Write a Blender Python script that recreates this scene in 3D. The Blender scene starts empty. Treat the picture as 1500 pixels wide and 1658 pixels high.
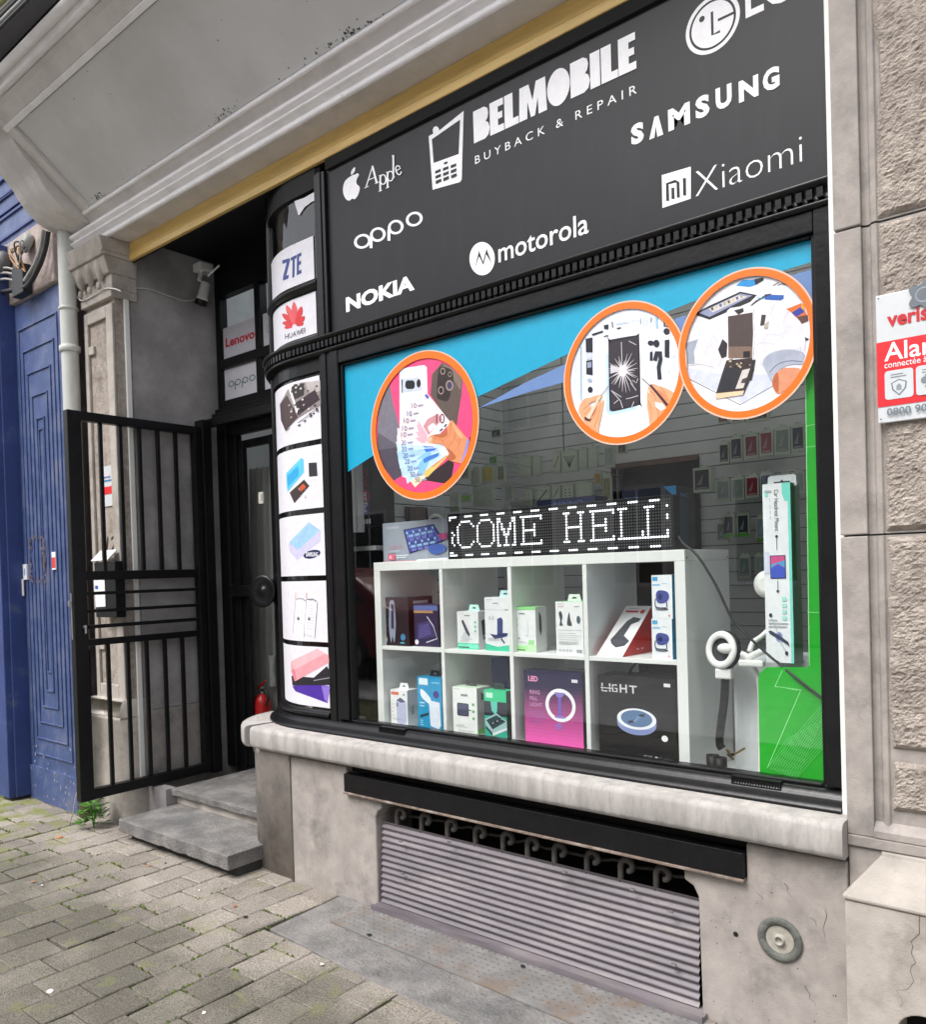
import bpy, bmesh, math, random
from mathutils import Vector, Matrix, noise
rnd = random.Random(7)
sc = bpy.context.scene
col = sc.collection
R_ = math.radians

# ---------------------------------------------------------------- camera
F_, CY_, DD, CH = 1306.59, 944.09, 2.46602, 1.40
_yaw, _pit, _rol = 0.688049886, -0.0141433431, -0.0298348726
_cy, _sy = math.cos(_yaw), math.sin(_yaw)
_f = Vector((-_sy*math.cos(_pit), _cy*math.cos(_pit), math.sin(_pit)))
_r = Vector((_cy, _sy, 0)); _u = _r.cross(_f)
CR = _r*math.cos(_rol)+_u*math.sin(_rol)
CU = -_r*math.sin(_rol)+_u*math.cos(_rol)
cam_d = bpy.data.cameras.new('camera'); cam = bpy.data.objects.new('camera', cam_d); col.objects.link(cam)
cam.matrix_world = Matrix(((CR.x, CU.x, -_f.x, 0), (CR.y, CU.y, -_f.y, -DD), (CR.z, CU.z, -_f.z, CH), (0, 0, 0, 1)))
cam_d.sensor_fit = 'HORIZONTAL'; cam_d.sensor_width = 36.0
cam_d.lens = 36*F_/1500; cam_d.shift_y = (CY_-829)/1500
cam_d.clip_start = 0.05; cam_d.clip_end = 500
sc.camera = cam

# ---------------------------------------------------------------- sky, sun, exposure (overcast)
SUN_EL, SUN_AZ = R_(55), R_(195)      # soft light from the street side
w = bpy.data.worlds.new('World'); sc.world = w; w.use_nodes = True
nt = w.node_tree; nt.nodes.clear()
sky = nt.nodes.new('ShaderNodeTexSky'); sky.sky_type = 'NISHITA'; sky.sun_disc = False
sky.sun_elevation = SUN_EL; sky.sun_rotation = SUN_AZ; sky.dust_density = 4; sky.air_density = 1.0; sky.ozone_density = 1.0
hs = nt.nodes.new('ShaderNodeHueSaturation'); hs.inputs['Saturation'].default_value = 0.30
bg = nt.nodes.new('ShaderNodeBackground'); bg.inputs['Strength'].default_value = 0.15
wo = nt.nodes.new('ShaderNodeOutputWorld')
nt.links.new(sky.outputs[0], hs.inputs['Color']); nt.links.new(hs.outputs[0], bg.inputs['Color']); nt.links.new(bg.outputs[0], wo.inputs['Surface'])
sun_d = bpy.data.lights.new('sun', 'SUN'); sun_d.energy = 0.9; sun_d.angle = R_(25); sun_d.color = (1, .98, .955)
sun = bpy.data.objects.new('sun', sun_d); col.objects.link(sun)
_sd = Vector((math.sin(SUN_AZ)*math.cos(SUN_EL), math.cos(SUN_AZ)*math.cos(SUN_EL), math.sin(SUN_EL)))
sun.rotation_euler = _sd.to_track_quat('Z', 'Y').to_euler()
sc.view_settings.view_transform = 'Standard'; sc.view_settings.look = 'None'
sc.view_settings.exposure = 1.12; sc.view_settings.gamma = 1

# ---------------------------------------------------------------- helpers
def ray(u, v):
    return CR*((u-750)/F_) - CU*((v-CY_)/F_) + _f
def at(u, v, y=0.0):
    "the point of the upright plane at depth y that the photo shows at (u, v)"
    d = ray(u, v); t = (DD+y)/d.y
    return Vector((d.x*t, y, d.z*t+CH))
def atx(u, v, x):
    d = ray(u, v); t = x/d.x
    return Vector((x, d.y*t-DD, d.z*t+CH))
def atz(u, v, z=0.0):
    d = ray(u, v); t = (z-CH)/d.z
    return Vector((d.x*t, d.y*t-DD, z))
def lin(h):
    h = h.lstrip('#'); o = []
    for i in (0, 2, 4):
        c = int(h[i:i+2], 16)/255
        o.append(c/12.92 if c <= .04045 else ((c+.055)/1.055)**2.4)
    return tuple(o)

_mc = {}
def mat(name, c, r=.6, var=.12, ns=6, bump=0., bs=60, metal=0., stain=None, sk=(3, .55, .7), detail=6, spec=.5, coat=0., stretch=None):
    """procedural paint / stone / metal: base colour with noise, optional stain colour, bump"""
    if name in _mc: return _mc[name]
    m = bpy.data.materials.new(name); m.use_nodes = True
    t = m.node_tree; b = t.nodes['Principled BSDF']; L = t.links.new
    if isinstance(c, str): c = lin(c)
    b.inputs['Roughness'].default_value = r; b.inputs['Metallic'].default_value = metal
    b.inputs['Specular IOR Level'].default_value = spec; b.inputs['Coat Weight'].default_value = coat
    tc = t.nodes.new('ShaderNodeTexCoord'); src = tc.outputs['Object']
    if stretch:
        mp = t.nodes.new('ShaderNodeMapping'); mp.inputs['Scale'].default_value = stretch
        L(src, mp.inputs['Vector']); src = mp.outputs['Vector']
    n = t.nodes.new('ShaderNodeTexNoise'); n.inputs['Scale'].default_value = ns; n.inputs['Detail'].default_value = detail
    n.inputs['Roughness'].default_value = .65
    L(src, n.inputs['Vector'])
    mr = t.nodes.new('ShaderNodeMapRange'); mr.inputs[1].default_value = .25; mr.inputs[2].default_value = .75
    mr.inputs[3].default_value = 1-var*1.6; mr.inputs[4].default_value = 1+var
    L(n.outputs['Fac'], mr.inputs[0])
    mx = t.nodes.new('ShaderNodeMix'); mx.data_type = 'RGBA'; mx.blend_type = 'MULTIPLY'; mx.inputs[0].default_value = 1
    mx.inputs[6].default_value = (*c, 1); L(mr.outputs[0], mx.inputs[7])
    out = mx.outputs[2]
    if stain:
        if isinstance(stain, str): stain = lin(stain)
        n2 = t.nodes.new('ShaderNodeTexNoise'); n2.inputs['Scale'].default_value = sk[0]; n2.inputs['Detail'].default_value = 8; n2.inputs['Roughness'].default_value = .7
        L(src, n2.inputs['Vector'])
        m2 = t.nodes.new('ShaderNodeMapRange'); m2.inputs[1].default_value = sk[1]; m2.inputs[2].default_value = sk[2]
        L(n2.outputs['Fac'], m2.inputs[0])
        mx2 = t.nodes.new('ShaderNodeMix'); mx2.data_type = 'RGBA'
        L(m2.outputs[0], mx2.inputs[0]); L(out, mx2.inputs[6]); mx2.inputs[7].default_value = (*stain, 1)
        out = mx2.outputs[2]
    L(out, b.inputs['Base Color'])
    if bump:
        nb = t.nodes.new('ShaderNodeTexNoise'); nb.inputs['Scale'].default_value = bs; nb.inputs['Detail'].default_value = 5
        L(src, nb.inputs['Vector'])
        bu = t.nodes.new('ShaderNodeBump'); bu.inputs['Strength'].default_value = bump; bu.inputs['Distance'].default_value = .01
        L(nb.outputs['Fac'], bu.inputs['Height']); L(bu.outputs[0], b.inputs['Normal'])
    _mc[name] = m
    return m
def ink(h, r=.45):
    "printed vinyl, card or paper of one colour"
    k = f'print_{h.strip("#")}_{int(r*100)}'
    return mat(k, h, r, var=.04, ns=30, detail=2)
def photo_ink(h): return mat(f'photo_{h}', h, .4, var=.09, ns=42, detail=3, stain=tuple(x*.86 for x in lin(h)), sk=(26,.5,.8))
def emit(name, c, s):
    m = bpy.data.materials.new(name); m.use_nodes = True
    b = m.node_tree.nodes['Principled BSDF']; b.inputs['Base Color'].default_value = (.02, .02, .02, 1)
    b.inputs['Emission Color'].default_value = (*c, 1); b.inputs['Emission Strength'].default_value = s
    return m

class MB:
    "collects shapes; build() links them as ONE mesh object"
    def __init__(s): s.v = []; s.f = []; s.m = []; s.mats = []; s.sm = []
    def mi(s, m):
        if m not in s.mats: s.mats.append(m)
        return s.mats.index(m)
    def add(s, vs, fs, m, smooth=False):
        o = len(s.v); s.v += [tuple(p) for p in vs]; k = s.mi(m)
        for f in fs: s.f.append(tuple(i+o for i in f)); s.m.append(k); s.sm.append(smooth)
    def poly(s, pts, m): s.add(pts, [tuple(range(len(pts)))], m)
    def box(s, x0, x1, y0, y1, z0, z1, m):
        if x0 > x1: x0, x1 = x1, x0
        if y0 > y1: y0, y1 = y1, y0
        if z0 > z1: z0, z1 = z1, z0
        v = [(x0,y0,z0),(x1,y0,z0),(x1,y1,z0),(x0,y1,z0),(x0,y0,z1),(x1,y0,z1),(x1,y1,z1),(x0,y1,z1)]
        s.add(v, [(0,3,2,1),(4,5,6,7),(0,1,5,4),(1,2,6,5),(2,3,7,6),(3,0,4,7)], m)
    def prism(s, pts, d, m):
        "closed polygon (3-D points) pushed along vector d"
        d = Vector(d); a = [Vector(p) for p in pts]; n = len(a)
        s.add(a+[p+d for p in a], [tuple(range(n)), tuple(range(2*n-1, n-1, -1))]+[(i, i+n, (i+1) % n+n, (i+1) % n) for i in range(n)], m)
    def tube(s, pts, r, m, seg=8, caps=True, r2=None):
        P = [Vector(p) for p in pts]; n = len(P); vs = []; fs = []
        up = Vector((0, 0, 1)); prev = None
        for i, p in enumerate(P):
            t = (P[min(i+1, n-1)]-P[max(i-1, 0)]).normalized()
            a = t.cross(up if abs(t.z) < .95 else Vector((1, 0, 0))) if prev is None else (prev - t*prev.dot(t))
            if a.length < 1e-6: a = t.cross(Vector((1, 0, 0)))
            a.normalize(); prev = a; b = t.cross(a)
            rr = r if r2 is None else r+(r2-r)*i/(n-1)
            for k in range(seg):
                q = 2*math.pi*k/seg; vs.append(p+(a*math.cos(q)+b*math.sin(q))*rr)
        for i in range(n-1):
            for k in range(seg):
                fs.append((i*seg+k, i*seg+(k+1) % seg, (i+1)*seg+(k+1) % seg, (i+1)*seg+k))
        s.add(vs, fs, m, True)
        if caps:
            s.add(vs[:seg], [tuple(range(seg-1, -1, -1))], m); s.add(vs[-seg:], [tuple(range(seg))], m)
    def lathe(s, prof, m, seg=20, o=(0, 0, 0), ax=(0, 0, 1)):
        "prof: (radius, height) pairs round axis ax at o"
        ax = Vector(ax).normalized(); a = ax.orthogonal().normalized(); b = ax.cross(a); o = Vector(o); vs = []; fs = []
        for (r, h) in prof:
            for k in range(seg):
                q = 2*math.pi*k/seg; vs.append(o+ax*h+(a*math.cos(q)+b*math.sin(q))*r)
        for i in range(len(prof)-1):
            for k in range(seg):
                fs.append((i*seg+k, i*seg+(k+1) % seg, (i+1)*seg+(k+1) % seg, (i+1)*seg+k))
        s.add(vs, fs, m, True)
        s.add(vs[:seg], [tuple(range(seg-1, -1, -1))], m); s.add(vs[-seg:], [tuple(range(seg))], m)
    def ball(s, o, r, m, sx=1, sy=1, sz=1, seg=14, rings=8):
        o = Vector(o); vs = []; fs = []
        for i in range(rings+1):
            a = math.pi*i/rings
            for k in range(seg):
                q = 2*math.pi*k/seg
                vs.append((o.x+r*sx*math.sin(a)*math.cos(q), o.y+r*sy*math.sin(a)*math.sin(q), o.z+r*sz*math.cos(a)))
        for i in range(rings):
            for k in range(seg): fs.append((i*seg+k, (i+1)*seg+k, (i+1)*seg+(k+1) % seg, i*seg+(k+1) % seg))
        s.add(vs, fs, m, True)
    def sweep(s, prof, path, m, smooth=False, closed=False, ends=True):
        "prof: (outward, z) pairs; path: (x, y, nx, ny)"
        n = len(prof); vs = []
        for (x, y, nx, ny) in path:
            for (o, z) in prof: vs.append((x+nx*o, y+ny*o, z))
        fs = []
        for i in range(len(path)-1):
            for k in range(n if closed else n-1):
                k2 = (k+1) % n
                fs.append((i*n+k, i*n+k2, (i+1)*n+k2, (i+1)*n+k))
        s.add(vs, fs, m, smooth)
        if ends:
            s.add(vs[:n], [tuple(range(n))], m); s.add(vs[-n:], [tuple(range(n-1, -1, -1))], m)
    def build(s, name, parent=None, bevel=0, loc=None, seg=2, auto=False):
        me = bpy.data.meshes.new(name); off = Vector(loc) if loc is not None else Vector((0, 0, 0))
        if parent is not None and loc is None: off = Vector(parent.get('_o', (0, 0, 0)))
        me.from_pydata([tuple(Vector(p)-off) for p in s.v], [], s.f); me.update()
        for m in s.mats: me.materials.append(m)
        me.polygons.foreach_set('material_index', s.m); me.polygons.foreach_set('use_smooth', s.sm)
        bm = bmesh.new(); bm.from_mesh(me)
        bmesh.ops.recalc_face_normals(bm, faces=bm.faces[:])
        bm.to_mesh(me); bm.free()
        o = bpy.data.objects.new(name, me); col.objects.link(o)
        if parent is not None: o.parent = parent
        else: o.location = off
        if parent is not None and loc is not None: o.location = off-Vector(parent.get('_o', (0, 0, 0)))
        o['_o'] = tuple(off)
        if bevel:
            b = o.modifiers.new('bevel', 'BEVEL'); b.width = bevel; b.segments = seg; b.limit_method = 'ANGLE'; b.angle_limit = R_(40)
            b.harden_normals = False
        return o
def tag(o, label=None, cat=None, group=None, kind=None):
    if label: o['label'] = label
    if cat: o['category'] = cat
    if group: o['group'] = group
    if kind: o['kind'] = kind
    return o
def thing(name, loc, label, cat, group=None):
    o = bpy.data.objects.new(name, None); col.objects.link(o); o.location = loc; o['_o'] = tuple(loc)
    o.empty_display_size = .05
    return tag(o, label, cat, group)

# ---- flat art: polygons, strokes and lettering laid on a surface, each layer a little prouder
_tx = {}
def glyphs(txt, bold=0., shear=0., space=1.):
    k = (txt, bold, shear, space)
    if k in _tx: return _tx[k]
    cu = bpy.data.curves.new('t', 'FONT'); cu.body = txt; cu.offset = bold; cu.shear = shear; cu.space_character = space; cu.resolution_u = 3
    ob = bpy.data.objects.new('t', cu); col.objects.link(ob)
    dg = bpy.context.evaluated_depsgraph_get(); me = ob.evaluated_get(dg).to_mesh()
    vs = [(v.co.x, v.co.y) for v in me.vertices]; fs = [tuple(p.vertices) for p in me.polygons]
    ob.evaluated_get(dg).to_mesh_clear(); bpy.data.objects.remove(ob); bpy.data.curves.remove(cu)
    x0 = min(p[0] for p in vs); x1 = max(p[0] for p in vs); y0 = min(p[1] for p in vs); y1 = max(p[1] for p in vs)
    _tx[k] = ([((x-x0)/(x1-x0), (y-y0)/(y1-y0)) for x, y in vs], fs)
    return _tx[k]
def clip_strip(pts, a, b):
    for lim, sgn in ((a, 1), (b, -1)):
        o = []
        for i in range(len(pts)):
            p, q = pts[i-1], pts[i]; dp, dq = (p[0]-lim)*sgn, (q[0]-lim)*sgn
            if (dp >= 0) != (dq >= 0):
                t = dp/(dp-dq); o.append((p[0]+(q[0]-p[0])*t, p[1]+(q[1]-p[1])*t))
            if dq >= 0: o.append(q)
        pts = o
        if len(pts) < 3: return []
    return pts
class Art:
    "2-D drawing sent to a surface by T(a, b, lift)"
    def __init__(s, T, mb=None, step=.0002, base=.0008, strips=None, photo=False): s.photo = photo; s.T = T; s.mb = mb or MB(); s.k = base; s.st = step; s.strips = strips
    def lift(s): s.k += s.st; return s.k
    def poly(s, pts, c, r=.45):
        m = (photo_ink(c) if s.photo else ink(c, r)) if isinstance(c, str) else c
        k = s.lift()
        if s.strips:
            for a, b in s.strips:
                q = clip_strip(list(pts), a, b)
                if q: s.mb.poly([s.T(x, y, k) for x, y in q], m)
        else: s.mb.poly([s.T(x, y, k) for x, y in pts], m)
    def rect(s, x0, y0, x1, y1, c, r=.45): s.poly([(x0, y0), (x1, y0), (x1, y1), (x0, y1)], c, r)
    def rrect(s, x0, y0, x1, y1, rx, ry, c, r=.45):
        pts = []
        for cx, cy, a0 in ((x1-rx, y1-ry, 0), (x0+rx, y1-ry, 90), (x0+rx, y0+ry, 180), (x1-rx, y0+ry, 270)):
            for i in range(5):
                a = R_(a0+22.5*i); pts.append((cx+rx*math.cos(a), cy+ry*math.sin(a)))
        s.poly(pts, c, r)
    def ell(s, cx, cy, rx, ry, c, rot=0, n=28, r=.45):
        ca, sa = math.cos(rot), math.sin(rot)
        s.poly([(cx+rx*math.cos(t)*ca-ry*math.sin(t)*sa, cy+rx*math.cos(t)*sa+ry*math.sin(t)*ca) for t in [2*math.pi*i/n for i in range(n)]], c, r)
    def ring(s, cx, cy, rx, ry, wx, wy, c, n=48, a0=0, a1=360, rot=0):
        m = ink(c) if isinstance(c, str) else c; k = s.lift(); full = a1-a0 >= 360; vs = []; fs = []
        ca, sa = math.cos(rot), math.sin(rot)
        def tr(x, y): return s.T(cx+x*ca-y*sa, cy+x*sa+y*ca, k)
        N = n if full else n+1
        for i in range(N):
            t = R_(a0+(a1-a0)*i/n)
            vs.append(tr(rx*math.cos(t), ry*math.sin(t))); vs.append(tr((rx-wx)*math.cos(t), (ry-wy)*math.sin(t)))
        for i in range(n):
            j = (i+1) % N; fs.append((2*i, 2*j, 2*j+1, 2*i+1))
        s.mb.add(vs, fs, m)
    def stroke(s, pts, wd, c, asp=1., w2=None):
        "polyline ribbon; asp = vertical unit / horizontal unit"
        m = ink(c) if isinstance(c, str) else c; k = s.lift(); n = len(pts); vs = []; fs = []
        for i, (x, y) in enumerate(pts):
            x0, y0 = pts[max(i-1, 0)]; x1, y1 = pts[min(i+1, n-1)]
            dx, dy = x1-x0, (y1-y0)*asp; l = math.hypot(dx, dy) or 1
            ww = wd if w2 is None else wd+(w2-wd)*i/(n-1)
            nx, ny = -dy/l*ww/2, dx/l*ww/2/asp
            vs += [s.T(x+nx, y+ny, k), s.T(x-nx, y-ny, k)]
        for i in range(n-1): fs.append((2*i, 2*i+1, 2*i+3, 2*i+2))
        s.mb.add(vs, fs, m)
    def text(s, txt, x0, y0, x1, y1, c, bold=0., shear=0., space=1., rot=None):
        m = ink(c) if isinstance(c, str) else c; k = s.lift(); g, fs = glyphs(txt, bold, shear, space)
        def mp(a, b):
            if rot == 'cw': return (x0+(x1-x0)*b, y1+(y0-y1)*a)     # reads downwards
            if rot == 'ccw': return (x1+(x0-x1)*b, y0+(y1-y0)*a)    # reads upwards
            return (x0+(x1-x0)*a, y0+(y1-y0)*b)
        s.mb.add([s.T(*mp(a, b), k) for a, b in g], fs, m)
    def bars(s, x0, x1, ys, h, c, jit=.25):
        for y in ys: s.rect(x0, y, x1-(x1-x0)*rnd.random()*jit, y+h, c)
def Tplane(y):            # photo pixels -> the upright plane at depth y
    return lambda u, v, k: at(u, v, y-k)
def Twall(y):             # metres on the upright plane
    return lambda x, z, k: Vector((x, y-k, z))
def Tface(x0, x1, z0, z1, y):   # 0..1 on a box front
    return lambda a, b, k: Vector((x0+(x1-x0)*a, y-k, z0+(z1-z0)*b))
def Tside(x, y0, y1, z0, z1):   # 0..1 on a box's right side
    return lambda a, b, k: Vector((x+k, y0+(y1-y0)*a, z0+(z1-z0)*b))
def zp(pts, ox, oy, s): return [(ox+a/s, oy+b/s) for a, b in pts]
def smooth(pts, n=4, closed=False):
    "Catmull-Rom"
    o = []; N = len(pts)
    for i in range(N if closed else N-1):
        p = [Vector(pts[(i+k) % N] if closed else pts[max(0, min(N-1, i+k))]) for k in (-1, 0, 1, 2)]
        for j in range(n):
            t = j/n
            o.append(tuple(.5*((2*p[1])+(p[2]-p[0])*t+(2*p[0]-5*p[1]+4*p[2]-p[3])*t*t+(3*p[1]-p[0]-3*p[2]+p[3])*t**3)))
    if not closed: o.append(tuple(pts[-1]))
    return o

# ---------------------------------------------------------------- materials
STONE = mat('bluestone', (.36,.325,.30), .85, .2, 9, .14, 190, stain=(.19,.175,.165), sk=(6,.5,.70), detail=12)
STONE2 = mat('pale stone', (.44,.40,.36), .85, .18, 8, .14, 180, stain=(.25,.225,.195), sk=(5,.5,.70), detail=12)
SILLM = mat('sill stone', (.40,.375,.355), .75, .2, 9, .3, 70, stain=(.27,.26,.25), sk=(16,.47,.68), stretch=(1.5,1.5,.35))
STEPM = mat('worn step stone', (.22,.21,.20), .8, .35, 7, .8, 90, stain=(.10,.10,.105), sk=(3,.5,.7))
RUST = mat('rustic stone', (.41,.355,.31), .95, .25, 40, .8, 160, stain=(.22,.185,.16), sk=(7,.5,.68), detail=10)
REVEAL = mat('grey render', (.37,.35,.35), .8, .26, 4, .25, 110, stain=(.22,.21,.21), sk=(2.2,.48,.75))
BLK = mat('black gloss paint', (.008,.008,.009), .28, .3, 14, .06, 55, spec=.32, stain=(.022,.022,.022), sk=(22,.62,.72))
BLKM = mat('black matt paint', (.007,.007,.008), .5, .3, 12, .08, 60, spec=.25)
IRON = mat('black painted iron', (.006,.006,.007), .4, .3, 20, .15, 90, spec=.3, stain=(.05,.03,.02), sk=(16,.68,.76))
SIGNM = mat('anthracite sign vinyl', (.0115,.011,.0145), .40, .06, 3, .0, spec=.36, stain=(.018,.0175,.021), sk=(5,.5,.75), stretch=(2.5,1,.5))
CREAM = mat('weathered cream paint', (.66,.625,.61), .6, .12, 4, .12, 40, stain=(.50,.45,.41), sk=(2.5,.55,.75))
PANELP = mat('grey soffit board', (.64,.635,.64), .6, .07, 2.5, .03, 30, stain=(.54,.53,.53), sk=(1.5,.5,.75))
WHITEP = mat('white trim paint', (.90,.87,.88), .35, .08, 8, .05, 40, stain=(.45,.42,.38), sk=(9,.62,.75))
GOLD = mat('varnished timber', (.74,.50,.17), .35, .2, 6, .05, 30, stain=(.56,.35,.10), sk=(4,.5,.7), stretch=(.3,3,3))
BLUE = mat('blue paint', (.066,.10,.235), .45, .25, 6, .2, 50, stain=(.13,.145,.22), sk=(6,.5,.68))
BLUED = mat('dark blue paint', (.035,.06,.2), .45, .2, 5, .15, 50, stain=(.10,.12,.18), sk=(5,.6,.72))
ZINC = mat('grey painted zinc', (.52,.53,.50), .5, .1, 5, .05, 30, stain=(.36,.37,.33), sk=(4,.52,.72), stretch=(2,2,.4))
DARK = mat('dark void', (.006,.006,.006), .9, .2)
WPLAST = mat('white plastic', (.80,.80,.78), .35, .04, 5)
METAL = mat('grey metal', (.45,.45,.46), .35, .15, 12, metal=.8)
RUSTY = mat('rusty steel', (.20,.15,.12), .8, .35, 25, .4, 90, stain=(.34,.30,.27), sk=(10,.5,.65))
SEALW = mat('white shelf laminate', (.80,.81,.79), .4, .03, 6)
def glass_mat(name, tint, f0):
    m = bpy.data.materials.new(name); m.use_nodes = True; t = m.node_tree; L = t.links.new
    t.nodes.remove(t.nodes['Principled BSDF']); o = t.nodes['Material Output']
    tr = t.nodes.new('ShaderNodeBsdfTransparent'); tr.inputs[0].default_value = (*tint, 1)
    gl = t.nodes.new('ShaderNodeBsdfGlossy'); gl.inputs['Roughness'].default_value = .01
    lw0 = t.nodes.new('ShaderNodeLayerWeight'); lw0.inputs['Blend'].default_value = .5
    pw = t.nodes.new('ShaderNodeMath'); pw.operation = 'POWER'; pw.inputs[1].default_value = 5; L(lw0.outputs['Facing'], pw.inputs[0])
    lw = t.nodes.new('ShaderNodeMapRange'); lw.inputs[3].default_value = f0; lw.inputs[4].default_value = 1; L(pw.outputs[0], lw.inputs[0])
    tc = t.nodes.new('ShaderNodeTexCoord'); n = t.nodes.new('ShaderNodeTexNoise'); n.inputs['Scale'].default_value = 1.3; n.inputs['Detail'].default_value = 0
    L(tc.outputs['Object'], n.inputs['Vector'])
    bu = t.nodes.new('ShaderNodeBump'); bu.inputs['Strength'].default_value = .05; bu.inputs['Distance'].default_value = .02
    L(n.outputs['Fac'], bu.inputs['Height']); L(bu.outputs[0], gl.inputs['Normal'])
    mx = t.nodes.new('ShaderNodeMixShader'); L(lw.outputs[0], mx.inputs[0]); L(tr.outputs[0], mx.inputs[1]); L(gl.outputs[0], mx.inputs[2]); L(mx.outputs[0], o.inputs['Surface'])
    return m
GLASS = glass_mat('window glass', (.92,.945,.935), .085)

# ---------------------------------------------------------------- the setting: ground and pavement
def paver_mat():
    m = bpy.data.materials.new('concrete pavers'); m.use_nodes = True; t = m.node_tree; b = t.nodes['Principled BSDF']; L = t.links.new
    g = t.nodes.new('ShaderNodeNewGeometry'); tc = t.nodes.new('ShaderNodeTexCoord')
    cr = t.nodes.new('ShaderNodeValToRGB'); e = cr.color_ramp.elements
    e[0].position = 0; e[0].color = (.225,.198,.172,1); e[1].position = 1; e[1].color = (.32,.284,.247,1)
    L(g.outputs['Random Per Island'], cr.inputs[0])
    def noi(s, d, lo, hi, o0, o1):
        n = t.nodes.new('ShaderNodeTexNoise'); n.inputs['Scale'].default_value = s; n.inputs['Detail'].default_value = d; n.inputs['Roughness'].default_value = .65
        L(tc.outputs['Object'], n.inputs['Vector']); r = t.nodes.new('ShaderNodeMapRange')
        for i, x in enumerate((lo, hi, o0, o1)): r.inputs[i+1].default_value = x
        L(n.outputs['Fac'], r.inputs[0]); return r.outputs[0], n
    def mix(f, a, bcol, mode='MIX'):
        x = t.nodes.new('ShaderNodeMix'); x.data_type = 'RGBA'; x.blend_type = mode
        if isinstance(f, float): x.inputs[0].default_value = f
        else: L(f, x.inputs[0])
        L(a, x.inputs[6])
        if isinstance(bcol, tuple): x.inputs[7].default_value = (*bcol, 1)
        else: L(bcol, x.inputs[7])
        return x.outputs[2]
    sp, n0 = noi(210, 3, .35, .65, .42, 1.55); c = mix(1., cr.outputs[0], sp, 'MULTIPLY')
    # worn damp patches towards the kerb and greenish film near the blue door (stains with their own outline)
    sx = t.nodes.new('ShaderNodeSeparateXYZ'); L(tc.outputs['Object'], sx.inputs[0])
    d1, _ = noi(2.2, 5, .4, .6, -.35, .35)
    def lin_(sock, lo, hi):
        r = t.nodes.new('ShaderNodeMapRange'); r.inputs[1].default_value = lo; r.inputs[2].default_value = hi; L(sock, r.inputs[0]); return r.outputs[0]
    def add(a, b_):
        x = t.nodes.new('ShaderNodeMath'); x.operation = 'ADD'; x.use_clamp = True; L(a, x.inputs[0]); L(b_, x.inputs[1]); return x.outputs[0]
    damp = add(lin_(sx.outputs[1], -.5, -.85), d1)
    c = mix(damp, c, mix(1., c, (.47,.485,.45), 'MULTIPLY'))
    d2, _ = noi(7, 6, .42, .62, -.95, .30); moss = add(lin_(sx.outputs[0], -4.35, -5.6), d2)
    c = mix(moss, c, (.17,.19,.045))
    L(c, b.inputs['Base Color']); b.inputs['Roughness'].default_value = .92
    bu = t.nodes.new('ShaderNodeBump'); bu.inputs['Strength'].default_value = .5; bu.inputs['Distance'].default_value = .003
    L(n0.outputs['Fac'], bu.inputs['Height']); L(bu.outputs[0], b.inputs['Normal'])
    return m
PAV = paver_mat()
JOINT = mat('mossy joint sand', (.085,.076,.058), .95, .35, 40, .6, 200, stain=(.10,.14,.02), sk=(6,.5,.6))
g = MB(); g.add([(-60,-60,-.016),(60,-60,-.016),(60,60,-.016),(-60,60,-.016)], [(0,1,2,3)], JOINT)
tag(g.build('ground'), kind='structure')
g = MB(); g.box(-40,20,-11.4,-3.9,-.10,-.012,mat('pale bounce road', (.52,.51,.50), .9, .2, 3, .3, 80)); tag(g.build('road'), kind='structure')  # unseen road, added pale to bounce light up to the soffit
SLAB = [(-2.672,-.055),(-2.655,-.512),(-2.06,-.56),(-1.3,-.60),(-.55,-.63),(-.55,-.055)]
def in_slab(x, y):
    if x < -2.66 or x > -.55 or y > -.05: return False
    t = min(1, max(0, (x+2.655)/2.1)); return y > -.512-.118*t-.02
pv = MB(); PX, PY = .1585, .193
i = 0
for ix in range(-58, 12):
    x0 = ix*PX+.012; dx = rnd.uniform(-.003, .003)
    for iy in range(-19, 2):
        y0 = iy*PY+(PY/2 if ix % 2 else 0)+rnd.uniform(-.004, .004)-.02
        x1, y1 = x0+PX-.0035-rnd.random()*.002, y0+PY-.0035-rnd.random()*.0025
        cx, cy = (x0+x1)/2, (y0+y1)/2
        if cy > .1: continue
        if cx > -2.672 and cx < -.55:
            ye = -.516-.082*min(1, max(0, (cx+2.655)/1.355))-.03*max(0, (cx+1.3)/.75)
            if y0 > ye-.02: continue
            y1 = min(y1, ye)
        elif x1 > -2.677 and x0 < -2.672 and y1 > -.515: x1 = -2.677
        if y1-y0 < .02 or x1-x0 < .02: continue
        cx, cy = (x0+x1)/2, (y0+y1)/2
        z = rnd.uniform(-.0025, .0025); tx, ty = rnd.uniform(-.003, .003), rnd.uniform(-.003, .003); e = .005
        xs = (x0+dx, x1+dx); lo = [(xs[0],y0),(xs[1],y0),(xs[1],y1),(xs[0],y1)]; hi = [(xs[0]+e,y0+e),(xs[1]-e,y0+e),(xs[1]-e,y1-e),(xs[0]+e,y1-e)]
        sl = lambda p: (p[0]-cx)*tx/.08+(p[1]-cy)*ty/.1
        v = [(*p, -.03) for p in lo]+[(*p, z-.004+sl(p)) for p in lo]+[(*p, z+sl(p)) for p in hi]
        f = [(8,9,10,11)]
        for k in range(4):
            f += [(k,(k+1) % 4,(k+1) % 4+4,k+4),(k+4,(k+1) % 4+4,(k+1) % 4+8,k+8)]
        pv.add(v, f, PAV)
tag(pv.build('pavement'), kind='structure')

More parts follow.
